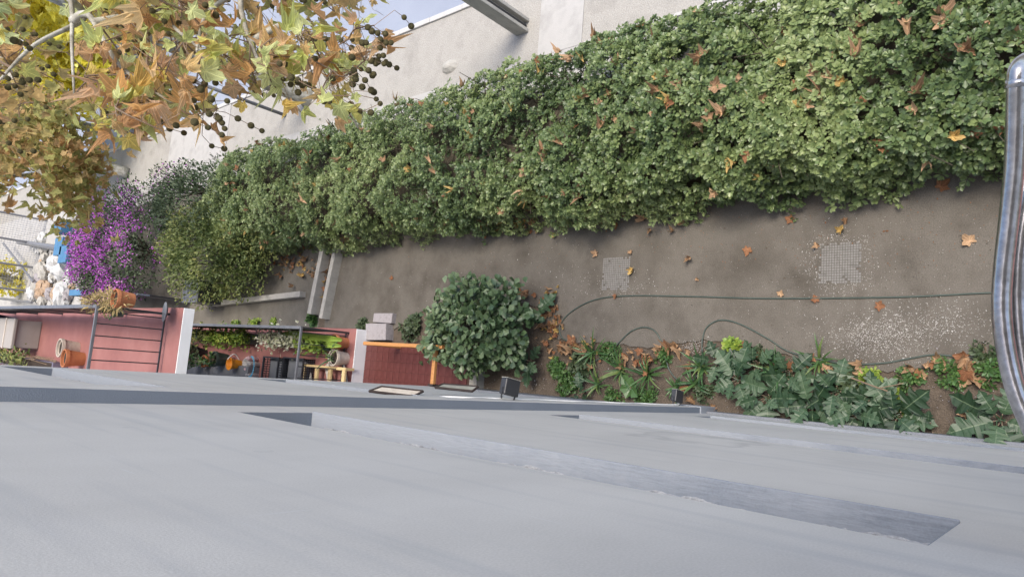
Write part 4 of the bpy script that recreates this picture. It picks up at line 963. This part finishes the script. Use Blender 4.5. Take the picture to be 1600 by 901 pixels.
for px, py, s_, lab in [(931, 396, .11, 'tan plane leaf lying just left of the left manhole cover'), (988, 421, .10, 'yellow brown plane leaf on the right edge of the left manhole cover'), (984, 393, .07, 'small tan leaf above the left manhole cover'),
        (961, 461, .07, 'brown leaf beside the hose under the left manhole cover'), (865, 368, .09, 'yellow leaf on the path left of the two manhole covers'), (1050, 362, .09, 'curled tan leaf on the path right below the hedge'), (1067, 349, .09, 'tan leaf on the path touching the hedge edge'),
        (1075, 402, .10, 'tan plane leaf lying alone on the path right of the left manhole cover'), (1168, 389, .11, 'reddish brown leaf midway between the two manhole covers'), (1219, 460, .08, 'tan leaf just above the hose between the manhole covers'),
        (1236, 343, .10, 'dull brown leaf between hedge and right manhole cover'), (1313, 361, .11, 'yellow green plane leaf above the right manhole cover'), (1321, 343, .08, 'small brown leaf under the hanging hedge sprig'), (1277, 384, .08, 'tan leaf on the corner of the right manhole cover'),
        (1515, 377, .13, 'large tan plane leaf near the handrail'), (1275, 469, .09, 'folded brown leaf lying on the hose'), (1372, 477, .10, 'reddish brown leaf below the hose near the white chips'), (612, 435, .08, 'brown leaf on the path left of the round bush'),
        (1088, 436, .05, 'tiny grey leaf on the path'), (1470, 292, .13, 'dark brown leaf in the shade by the hedge foot'), (965, 624, .06, 'small pale leaf at the wall under the strap leaves'),
        (1078, 575, .14, 'brown leaf inside the hose loop'), (1066, 610, .13, 'pair of brown leaves near the small floodlight, the larger one'), (1078, 622, .11, 'orange leaf near the small floodlight'), (1116, 636, .1, 'brown leaf right of the small floodlight'),
        (1512, 645, .11, 'tan leaf on the bare bed soil'), (1507, 593, .12, 'curled tan leaf next to the bare bed soil'), (1441, 588, .1, 'tan leaf below the hose, at the edge of the bare soil'), (924, 574, .1, 'tan leaf resting on the dark rosette plant'),
        (1421, 573, .12, 'tan plane leaf touching the hose'), (1345, 567, .11, 'tan leaf on the hose among white chips'), (1164, 542, .12, 'brown leaf at the path edge above the lobed plants'), (1185, 552, .12, 'curled brown leaf at the path edge, lower of two')]:
    g = G(px, py, .045); fallen((g.x, g.y, .045), (random.uniform(-.3, .3), random.uniform(-.3, .3), 1), s_ * .9, lab, None, colour_of(lab))
def litter(px, py, rx, ry, n, lab, group, s_=.11, z=.05):
    for k in range(n):
        g = G(px + random.gauss(0, rx), py + random.gauss(0, ry), z); fallen((g.x, g.y, z + random.uniform(-.01, .05)), (random.uniform(-.6, .6), random.uniform(-.6, .6), 1), s_ * random.uniform(.7, 1.2), lab.replace('brown leaf ', '').replace('brown leaf scrap ', ''), group, ('rusty brown', 'tan', 'orange brown'), True)
litter(905, 545, 18, 6, 8, 'brown leaf in the loose litter where the hose enters the bed', 'litter at the hose')
litter(1000, 562, 20, 9, 22, 'brown leaf in the pile under the hose arch', 'leaf pile in the bed', .085)
litter(1048, 545, 14, 5, 8, 'brown leaf in the small pile beside the hose arch', 'small leaf pile')
litter(1245, 566, 18, 6, 8, 'brown leaf under the hose among the strap leaves', 'leaves under the hose', .09)
litter(1300, 572, 20, 5, 5, 'brown leaf along the hose by the white chips', 'leaves along the hose', .09)
litter(1455, 573, 14, 7, 5, 'brown leaf between the low green mounds', 'leaves between mounds', .10)
litter(1518, 578, 9, 14, 7, 'brown leaf in the litter near the handrail', 'litter near the handrail', .11)
litter(820, 462, 14, 6, 8, 'brown leaf along the upper right edge of the round bush', 'leaves above the bush', .09)
litter(940, 335, 60, 10, 22, 'brown leaf in the litter under the hedge edge', 'litter under the hedge', .10)
def loose(fn, n, smin, smax, name, tilt=.6):
    V_ = [[] for _ in L_FALL]; F_ = [[] for _ in L_FALL]
    for k in range(n):
        p, nr = fn(); me, _, cn = random.choice(PLM); ci = [c_ for c_, _ in L_FALL].index(cn); s_ = random.uniform(smin, smax)
        M_ = Vector(nr).to_track_quat('Z', 'Y').to_matrix() @ Matrix.Rotation(random.uniform(0, 6.28), 3, 'Z'); b0 = len(V_[ci])
        V_[ci] += [tuple(M_ @ (v.co * s_) + Vector(p)) for v in me.vertices]; F_[ci] += [tuple(i + b0 for i in f.vertices) for f in me.polygons]
    for ci in range(len(L_FALL)):
        if V_[ci]: b = MB(); b.add(V_[ci], F_[ci]); o = b.build('leaf_litter', L_FALL[ci][1]); tag(o, L_FALL[ci][0] + ' crumbled leaf litter ' + name, 'leaf litter', None, 'stuff')
def at_px(px, py, rx, ry, z=.035):
    def f():
        g = G(px + random.gauss(0, rx), py + random.gauss(0, ry), z); return (g.x, g.y, z + random.uniform(0, .03)), (random.uniform(-.6, .6), random.uniform(-.6, .6), 1)
    return f
loose(at_px(860, 495, 9, 22), 70, .04, .08, 'beside the round bush')
loose(at_px(760, 350, 70, 6), 60, .06, .1, 'under the far hedge edge')
loose(at_px(553, 380, 12, 5), 18, .06, .1, 'by the low wall under the hedge')
loose(at_px(507, 430, 2, 22, .02), 22, .06, .1, 'in the gap between the two low walls')
loose(at_px(465, 412, 22, 14), 60, .06, .1, 'under the olive shrub')
loose(at_px(900, 545, 30, 10), 40, .03, .06, 'where the hose enters the bed')
# on the hedge
uvh, _ = project(HEDGE_P); ok = (HEDGE_N[:, 2] > .5) & (HEDGE_D < .14)
def hedge_leaf(px, py, s_=.13, lab=None, group=None):
    dd = np.hypot(uvh[:, 0] - px, uvh[:, 1] - py) + np.where(ok, 0, 60); k = int(np.argmin(dd)); p = HEDGE_P[k] + HEDGE_N[k] * .035
    fallen(tuple(p), tuple(HEDGE_N[k] * .8 + np.array([random.uniform(-.5, .5), random.uniform(-.5, .3), .5])), s_, lab, group, colour_of(lab), False, True)
for px, py, s_, lab in [(1472, 20, .17, 'large folded tan leaf near the top of the hedge at the right'), (1412, 35, .12, 'tan leaf on the hedge next to the large folded one'), (1350, 40, .13, 'brown leaf on the hedge top above the middle of the near hedge'), (1338, 72, .16, 'large tan leaf standing upright in the hedge'), (1338, 88, .13, 'crumpled tan leaf directly below the upright one'),
        (1272, 112, .12, 'pale folded tan leaf on the near hedge'), (1228, 97, .12, 'narrow curled yellow leaf on the hedge'), (1120, 137, .16, 'bright orange plane leaf by a dark gap in the hedge'), (1122, 180, .15, 'tan leaf in the big clump on the hedge'), (1110, 185, .12, 'brown leaf in the big clump on the hedge, left side'), (1135, 178, .12, 'brown leaf in the big clump on the hedge, right side'),
        (1065, 130, .12, 'tan leaf just left of a dark hedge gap'), (1042, 125, .1, 'curled tan leaf among hedge leaves'), (1032, 148, .13, 'brown leaf over another on the hedge'), (1042, 160, .12, 'dull brown leaf under another on the hedge'), (925, 152, .14, 'large tan plane leaf on the far hedge top'), (1095, 194, .12, 'pale curled leaf below the big clump'),
        (1090, 75, .15, 'large brown leaf lying on the hedge top, upper one of a pair'), (1100, 85, .14, 'large brown leaf on the hedge top, lower one of a pair'), (1024, 70, .11, 'orange curled leaf at the hedge edge near the pavement'), (917, 55, .1, 'orange leaf at the hedge rim by the pavement slab'), (1298, 118, .1, 'small tan leaf beside the pale folded leaf'),
        (1325, 124, .12, 'yellow tan upright leaf in the lower near hedge'), (1432, 148, .14, 'brown curled leaf hanging in the near hedge'), (1500, 75, .12, 'orange tan leaf with a bent stalk on the near hedge'), (1582, 72, .15, 'folded brown leaf above the handrail elbow'), (1484, 210, .12, 'yellow brown leaf low in the near hedge'), (1092, 305, .1, 'tan leaf hanging at the lower hedge rim'), (740, 212, .12, 'bright orange yellow leaf on the far hedge'), (602, 252, .13, 'rusty leaf on the far hedge')]:
    hedge_leaf(px, py, s_ * .98, lab)
idx = RNG.permutation(np.where(ok & (HEDGE_P[:, 1] < 7.5) & (uvh[:, 1] > 0) & (uvh[:, 0] < 1590))[0])[:70]
for k in idx:
    p = HEDGE_P[k] + HEDGE_N[k] * .02; px, py = uvh[k]
    wh = 'above left manhole' if px < 1010 else 'between the manholes' if px < 1240 else 'above right manhole' if px < 1400 else 'near the handrail'
    wd_ = 'on hedge pavement side ' if p[0] > 4.5 else 'on hedge top middle ' if p[0] > 3.2 else 'on hedge path side '
    fallen(tuple(p), tuple(HEDGE_N[k] + RNG.normal(size=3) * .5), random.uniform(.07, .135), wd_ + wh, 'leaves caught ' + wd_ + wh, None, True)
fi = np.where(ok & (HEDGE_P[:, 1] >= 7.5) & (HEDGE_P[:, 1] < 17))[0]
def far_h():
    k = random.choice(fi); return tuple(HEDGE_P[k] + HEDGE_N[k] * .02), tuple(HEDGE_N[k] + RNG.normal(size=3) * .5)
loose(far_h, 95, .07, .12, 'caught in the far half of the hedge')
# ---- white chips scattered on the path
def chips(n, fn, m, name='white_chips', smin=.0025, smax=.008):
    V = []; F = []
    for k in range(n):
        px, py = fn(); g = G(px, py, .03); s_ = random.uniform(smin, smax) * (1.8 if random.random() < .05 else 1); a = random.uniform(0, 6.28); b0 = len(V)
        for j in range(4):
            t_ = a + j * 1.57; V.append((g.x + s_ * math.cos(t_) * (1 if j % 2 else .6), g.y + s_ * math.sin(t_) * (1 if j % 2 else .6), .0245))
        V.append((g.x, g.y, .0245 + s_ * .6)); F += [(b0 + j, b0 + (j + 1) % 4, b0 + 4) for j in range(4)]
    b = MB(); b.add(V, F); o = b.build(name, m); o['kind'] = 'stuff'; tag(o, 'pale chips and crumbs scattered on the trodden earth', 'chips')
gs = random.gauss
def ring():
    a = random.uniform(0, 6.28); r = random.uniform(38, 62) if random.random() < .8 else random.uniform(60, 110); return 1312 + r * math.cos(a) * 1.0, 410 + r * math.sin(a) * .9
chips(520, ring, M_flake)
chips(1900, lambda: (gs(1375, 46), min(566, gs(527, 20))), M_flake, smin=.0018)
chips(600, lambda: (gs(1470, 45), gs(505, 20)), M_flake)
chips(260, lambda: (gs(960, 36), gs(450, 14)), M_flake, smax=.008)
chips(420, lambda: (random.uniform(880, 1560), random.uniform(330, 560)), M_flake, smax=.006)
chips(360, lambda: (random.uniform(520, 900), 345 + random.uniform(0, 140)), M_flake, smax=.0075)
chips(220, lambda: (gs(1085, 12), gs(541, 7)), M_flake, smax=.008)
chips(150, lambda: (random.uniform(740, 860), random.uniform(590, 612)), M_flake, smax=.008)
chips(1300, lambda: (random.uniform(640, 1580), random.uniform(300, 600)), M_gap, 'dark_crumbs', .002, .008)
chips(700, lambda: (random.uniform(520, 1580), random.uniform(300, 600)), M_earth, 'earth_crumbs', .003, .012)
chips(500, lambda: (random.uniform(840, 1560), random.uniform(540, 660)), M_stone, 'bed_pebbles', .003, .010)
chips(420, lambda: (random.uniform(540, 1560), random.uniform(310, 420)), L_FALL[0][1], 'leaf_crumbs', .003, .012)

# ================================================================= TREES
TLM = []
for k in range(10):
    V, F = plane_leaf(random.Random(300 + k), [.3, .7, 1.1, 1.5, .5, 1.3, .9, 1.8, .6, .4][k]); TLM.append((V, F))
def crown_points(poly_fn, n, dmin, dmax, dens=None):
    out = []
    while len(out) < n:
        px, py = poly_fn(); d = random.uniform(dmin ** 2, dmax ** 2) ** .5; out.append(WD(px, py, d))
    return out
tree = thing('plane_tree', (6.71, 15.66, 0), 'plane tree with dry brown leaves and dangling seed balls in front of the pale street', 'tree')
top = Vector((6.3, 14.6, 6.4))
MB().tube([(6.71, 15.66, -.1), (6.71, 15.64, .15), (6.68, 15.6, 2.0), (6.5, 15.2, 4.5), top], [.30, .2, .185, .165, .14], 12).build('trunk', M_bark, tree, smooth=True)
# silhouette of the hanging crown, lower rim in the view
rim = [(-60, 330), (0, 300), (40, 215), (150, 205), (200, 235), (250, 225), (300, 190), (345, 185), (400, 100), (450, 140), (520, 165), (560, 170), (590, 120), (600, 60), (575, 10), (590, -60)]
rx = np.array([p[0] for p in rim[:13]]); ry = np.array([p[1] for p in rim[:13]])
def in_crown():
    while True:
        px = random.uniform(-60, 600); py = random.uniform(-80, 215)
        lim = np.interp(px, rx, ry)
        if px > 590: lim = 90
        if px < 130 and py < 175 and random.random() < .55: continue
        if py < lim - 8 and random.random() < (1 - .72 * max(0, min(1, (px - 300) / 330)) * (1 if py > 70 else .75)): return px, py
hubs = crown_points(in_crown, 165, 4.4, 8.2)
# sprays that show singly along the rim
for px, py, d in [(585, 40, 4.5), (570, 95, 4.4), (545, 60, 4.6), (520, 110, 4.4), (540, 150, 4.3), (500, 90, 4.5), (470, 60, 4.3), (450, 110, 4.6), (425, 60, 4.5), (400, 130, 5), (340, 170, 4.4), (320, 130, 4.4), (255, 205, 4.2), (230, 160, 4.5), (185, 190, 4.4), (270, 130, 4.6)]: hubs.append(WD(px, py, d))
limbs = []
lb = MB()
lim_t = [WD(-40, -30, 7.2), WD(120, -60, 6.4), WD(300, -80, 6.0), WD(480, -60, 5.6), WD(30, 140, 7.6)]
for k, e in enumerate(lim_t):
    m1 = top.lerp(e, .45) + Vector((.3 * (k - 2), 0, 1.0)); pts = spline([top, m1, e], 6); limbs += pts; o = MB().tube(pts, [.075 - .05 * i / (len(pts) - 1) for i in range(len(pts))], 8).build('limb', M_bark, tree, smooth=True)
for (a, c_, d) in [((132, -40), (116, 150), 5.0), ((140, 25), (275, 165), 4.6), ((130, 30), (0, 125), 5.0), ((380, -30), (470, 175), 4.6), ((250, 20), (330, 90), 4.7), ((450, 40), (560, 200), 4.4), ((350, 0), (305, 95), 4.6)]:
    A_, B_ = WD(a[0], a[1], d + .5), WD(c_[0], c_[1], d); nearest = min(limbs, key=lambda q: (q - A_).length)
    pts = spline([nearest, A_, A_.lerp(B_, .5) + Vector((random.uniform(-.08, .08), random.uniform(-.08, .08), .05)), B_], 5); limbs += pts[5:]
    MB().tube(pts, [.026 - .02 * i / (len(pts) - 1) for i in range(len(pts))], 6).build('branch', M_bark, tree, smooth=True)
tw = MB(); LC = []; BC = []; pool = list(limbs)
for hpt in sorted(hubs, key=lambda q: min((q - l_).length for l_ in limbs)):
    nearest = min(pool, key=lambda q: (q - hpt).length + random.uniform(0, .25))
    mid = nearest.lerp(hpt, .5) + Vector((random.uniform(-.12, .12), random.uniform(-.12, .12), random.uniform(0, .15)))
    pts = spline([nearest, mid, hpt], 4); L_ = (nearest - hpt).length
    tw.tube(pts, [.004 + .006 * min(1, L_) * (1 - i / (len(pts) - 1)) for i in range(len(pts))], 5, False); pool.append(hpt); pool.append(mid)
    for k in range(random.randint(5, 8)):
        u_ = random.uniform(.35, 1.0); base = pts[int(u_ * (len(pts) - 1))]; off = Vector((random.gauss(0, 1), random.gauss(0, 1), random.gauss(-.5, .7))).normalized() * random.uniform(.06, .2)
        q = base + off; tw.tube([base, q], .0022, 3, False); LC.append((q, off.normalized()))
    for k in range(random.choice([0, 1, 1, 2, 2])):
        q0 = pts[random.randrange(len(pts) // 2, len(pts))]; q = q0 + Vector((random.gauss(0, .08), random.gauss(0, .08), -.08)); chain = [q0, q]
        for j in range(random.randint(1, 3)):
            q = q + Vector((random.gauss(0, .02), random.gauss(0, .02), -.075)); chain.append(q.copy()); BC.append(q.copy())
        tw.tube(chain, .0022, 3, False)
for px, py in [(575, 43), (581, 49), (590, 52), (602, 53), (594, 62), (603, 67), (611, 67), (566, 67), (572, 67), (594, 75), (599, 87), (592, 88), (580, 95), (587, 100), (600, 100), (550, 90), (553, 110), (555, 116), (576, 110), (584, 116), (556, 124), (551, 132), (566, 136), (584, 144), (588, 155), (594, 162), (342, 185), (347, 192), (351, 201), (327, 178), (330, 155), (355, 158), (303, 157), (506, 159), (515, 159), (455, 121), (466, 125), (477, 131), (437, 100), (520, 123), (543, 174), (556, 175)]:
    q = WD(px, py, 4.35); BC.append(q)
    k = min(pool, key=lambda v: (v - q).length); tw.tube([k, k.lerp(q, .6) + Vector((0, 0, .05)), q], .0025, 3, False)
tw.build('twig', M_twig, tree)['kind'] = 'stuff'
C = np.array([tuple(p) for p, _ in LC]); uvl, dl = project(C); order = np.argsort(dl + np.where((uvl[:, 0] > -10) & (uvl[:, 1] > -10), 0, 50))
TL = [mesh_of('leaf', V, F, L_plane) for V, F in TLM]
off = wloc(tree)
rest = []
for r_, k in enumerate(order):
    q, dv = LC[k]; nrm = Vector((random.gauss(0, .6), random.gauss(-.55, .6), random.gauss(.45, .5))).normalized(); tip = (dv + Vector((0, 0, -.7)) + Vector((random.gauss(0, .4), random.gauss(0, .4), 0))).normalized()
    bx = tip.cross(nrm).normalized(); nz_ = bx.cross(tip); s_ = random.choice([random.uniform(.045, .09), random.uniform(.07, .125)])
    if r_ < 300:
        o = bpy.data.objects.new('leaf', random.choice(TL)); COL.objects.link(o); o.parent = tree
        o.matrix_local = basis_matrix(q - off, bx, tip, nz_, s_)
    else: rest.append((q - off, bx, tip, nz_, s_))
def stuff_leaves(rest, name, m, parent, tints):
    V_ = []; F3 = []; F4 = []; T3 = []; T4 = []; nb_ = 0
    for i, (q, bx, tip, nz_, s_) in enumerate(rest):
        V, F = TLM[i % len(TLM)]; W_ = np.array(q) + s_ * (V[:, :1] * np.array(bx) + V[:, 1:2] * np.array(tip) + V[:, 2:] * np.array(nz_)); V_.append(W_)
        tt = tints[i]
        for f in F: (F3 if len(f) == 3 else F4).append([x_ + nb_ for x_ in f]); (T3 if len(f) == 3 else T4).append(tt)
        nb_ += len(V)
    me = np_mesh(name, np.concatenate(V_), [np.array(F3), np.array(F4)], m, [np.array(T3), np.array(T4)]); o = new_obj(name, me, parent); o['kind'] = 'stuff'; return o
if rest: stuff_leaves(rest, 'leaf', L_planet, tree, RNG.random(len(rest)))
bm_ = MB().lathe(0, 0, [(0, -1), (.5, -.87), (.87, -.5), (1, 0), (.87, .5), (.5, .87), (0, 1)], 10).mesh('seed_ball', M_ball, smooth=True)
uvl, dl = project(np.array([tuple(q) for q in BC])); keep_b = [BC[k] for k in np.argsort(dl + np.where((uvl[:, 0] > -10) & (uvl[:, 1] > -10), 0, 50))[:300]]
for q in keep_b:
    o = new_obj('seed_ball', bm_, tree, q - off); s_ = random.uniform(.016, .022); o.scale = (s_, s_, s_)

def far_tree(name, base, crown, r, n, sz, m, lab, trunk_h, hang=True):
    t = thing(name, base, lab, 'tree'); base = Vector(base); crown = Vector(crown)
    pts = spline([base, base + Vector((.05, .05, trunk_h * .5)), crown + Vector((0, 0, -r[2] * .3))], 5)
    MB().tube(pts, [.2 - .12 * i / (len(pts) - 1) for i in range(len(pts))], 10).build('trunk', M_bark, t, smooth=True)
    lb_ = MB(); ends = []
    for k in range(26):
        e = crown + Vector(tuple(unit(RNG.normal(size=(1, 3)))[0] * np.array(r) * random.uniform(.5, .95))); ends.append(e)
        s0 = pts[random.randrange(len(pts) // 2, len(pts))]; lb_.tube(spline([s0, s0.lerp(e, .5) + Vector((0, 0, .2)), e], 3), [.05 - .007 * i for i in range(7)], 5, False)
    lb_.build('limbs', M_bark, t)
    rest = []
    for k in range(n):
        q = random.choice(ends) + Vector(tuple(RNG.normal(size=3) * np.array(r) * .16)); nrm = Vector((random.gauss(0, .6), random.gauss(-.4, .6), random.gauss(.6, .5))).normalized()
        tip = Vector((random.gauss(0, .6), random.gauss(0, .6), random.gauss(-.5, .4))).normalized(); bx = tip.cross(nrm).normalized()
        rest.append((q - base, bx, tip, bx.cross(tip), sz * random.uniform(.7, 1.2)))
    stuff_leaves(rest, 'foliage', m, t, np.clip(RNG.random(n), 0, 1)); return t
c = WD(55, 275, 14.0); far_tree('plane_tree', (6.3, 27.5, 0), c, (1.35, 1.7, .95), 1500, .10, L_planet, 'second plane tree with small olive brown leaves beyond the first', 4)
c = WD(40, 85, 31); far_tree('golden_tree', (c.x + .3, c.y + 1, 0), c, (3.9, 3.5, 3.1), 9000, .2, L_yellow, 'bright golden yellow tree far down the street', 3)
c = WD(5, 435, 40); far_tree('golden_tree', (c.x, c.y + .5, 0), c, (1.0, 1.0, 1.2), 500, .13, L_yellow, 'small golden tree in front of the pale house at the far left', 1)

# ================================================================= FAR END
t = thing('house', (3, 47, 0), 'pale yellow house closing the view at the far left', 'house')
MB().box(-3, 8, 46, 54, 0, 6).build('wall', M_palewall, t)
MB().box(-3.3, 8.3, 45.6, 54.4, 6.002, 6.25).build('roof', M_terra, t)
for x in (0.2, 2.6, 5.2):
    f_ = MB().box(x, x + 1.1, 45.95, 46.02, 1.2, 2.6).build('window', M_frame, t); MB().box(x + .08, x + 1.02, 45.93, 45.949, 1.28, 2.52).build('pane', M_glass, f_)
sheet('far_yard', rect(1.0, 4.9, 30.5, 46), .01, M_walk, -.1)
t = thing('mesh_fence', (3, 36, 0), 'wire mesh fence on grey posts behind the rubble pile', 'fence')
A, B = G(48, 455, 0), G(75, 345, 0); b = MB(); nn = 34
for k in range(nn + 1):
    q = A.lerp(B, k / nn); b.tube([(q.x, q.y, .05), (q.x, q.y, 1.9)], .006, 3, False)
for k in range(17): b.tube([(A.x, A.y, .1 + k * .11), (B.x, B.y, .1 + k * .11)], .006, 3, False)
b.build('wire_mesh', M_wire, t)['kind'] = 'stuff'
for k in range(4):
    q = A.lerp(B, k / 3); MB().tube([(q.x, q.y, 0), (q.x, q.y, 2.1)], .045, 8).build('post', M_wire, t)
for lab, a, c_, rr in [('grey pole sloping across the far yard', (5, 380), (52, 440), .05), ('low grey rail beyond the balcony', (0, 466), (50, 472), .06), ('grey beam lying behind the rubble pile', (30, 378), (108, 390), .12)]:
    A, B = G(*a, .5), G(*c_, .5); tag(MB().tube([A, B], rr, 8).build('pole', M_wire), lab, 'pole')
t = thing('board_wall', (4, 31.5, 0), 'low blue painted board wall behind the purple bougainvillea', 'low wall')
for (a, c_) in [((103, 350), (112, 365)), ((105, 375), (112, 400)), ((112, 388), (120, 412)), ((128, 455), (146, 463))]:
    A, B = G(*a, .4), G(*c_, .4); MB().box(min(A.x, B.x), max(A.x, B.x) , min(A.y, B.y) , max(A.y, B.y)+.05, 0, .8).build('board', M_blue, t)
rs = random.Random(9)
for k in range(46):
    px = rs.uniform(52, 110); py = rs.uniform(408, 474) if k < 36 else rs.uniform(372, 402); g = G(px, py, .15); m = rs.choice([M_rubble, M_sack, M_stone, M_conc, M_conc])
    o = crumple('rubble', (g.x, g.y, .0), rs.uniform(.16, .36), m, 'lump in the rubble pile in the far yard', 'rubble', k); o['group'] = 'rubble pile in the far yard'
for k, (px, py) in enumerate([(85, 412), (95, 425), (95, 462)]):
    g = G(px, py, .35); crumple('sack', (g.x, g.y, .12), .42, M_sack, ['upper white sack on the rubble pile', 'white sack beside the bougainvillea, on the rubble', 'white sack at the bottom of the rubble pile by the balcony'][k], 'sack', 50 + k)
# dark metal gate and bin by the yard entrance
t = thing('gate', (1.4, 23, 0), 'dark metal gate seen from above beyond the balcony end', 'gate')
A, B = G(226, 463, .0), G(300, 470, .0)
for k in range(4):
    q0 = A.lerp(B, k / 4 + .01); q1 = A.lerp(B, (k + 1) / 4 - .01); d = (q1 - q0).normalized(); n_ = Vector((-d.y, d.x, 0)) * .02
    MB().prism([((q0 + n_).x, (q0 + n_).y), ((q0 - n_).x, (q0 - n_).y), ((q1 - n_).x, (q1 - n_).y), ((q1 + n_).x, (q1 + n_).y)], .1, 1.2).build('panel', M_black, t)
    MB().tube([(q0.x, q0.y, 0), (q0.x, q0.y, 1.25)], .04, 6).build('post', M_greyrail, t)
g = G(300, 455, .8); t = thing('bin', (g.x, g.y, 0), 'dark bin beside the gate under the yellow green shrub', 'bin')
MB().box(g.x - .3, g.x + .3, g.y - .45, g.y + .45, 0, .8).build('body', M_black, t, bevel=.03); MB().box(g.x - .32, g.x + .32, g.y - .47, g.y + .47, .802, .85).build('lid', M_greyrail, t, bevel=.02)
g = G(155, 205, 0); tag(MB().tube([(g.x, g.y, 0), (g.x + .1, g.y, 2), (g.x + .1, g.y + .1, 5)], [.2, .17, .13], 10).build('tree_trunk', M_bark, smooth=True), 'pale far trunk rising from the pavement behind the leaves', 'tree trunk')
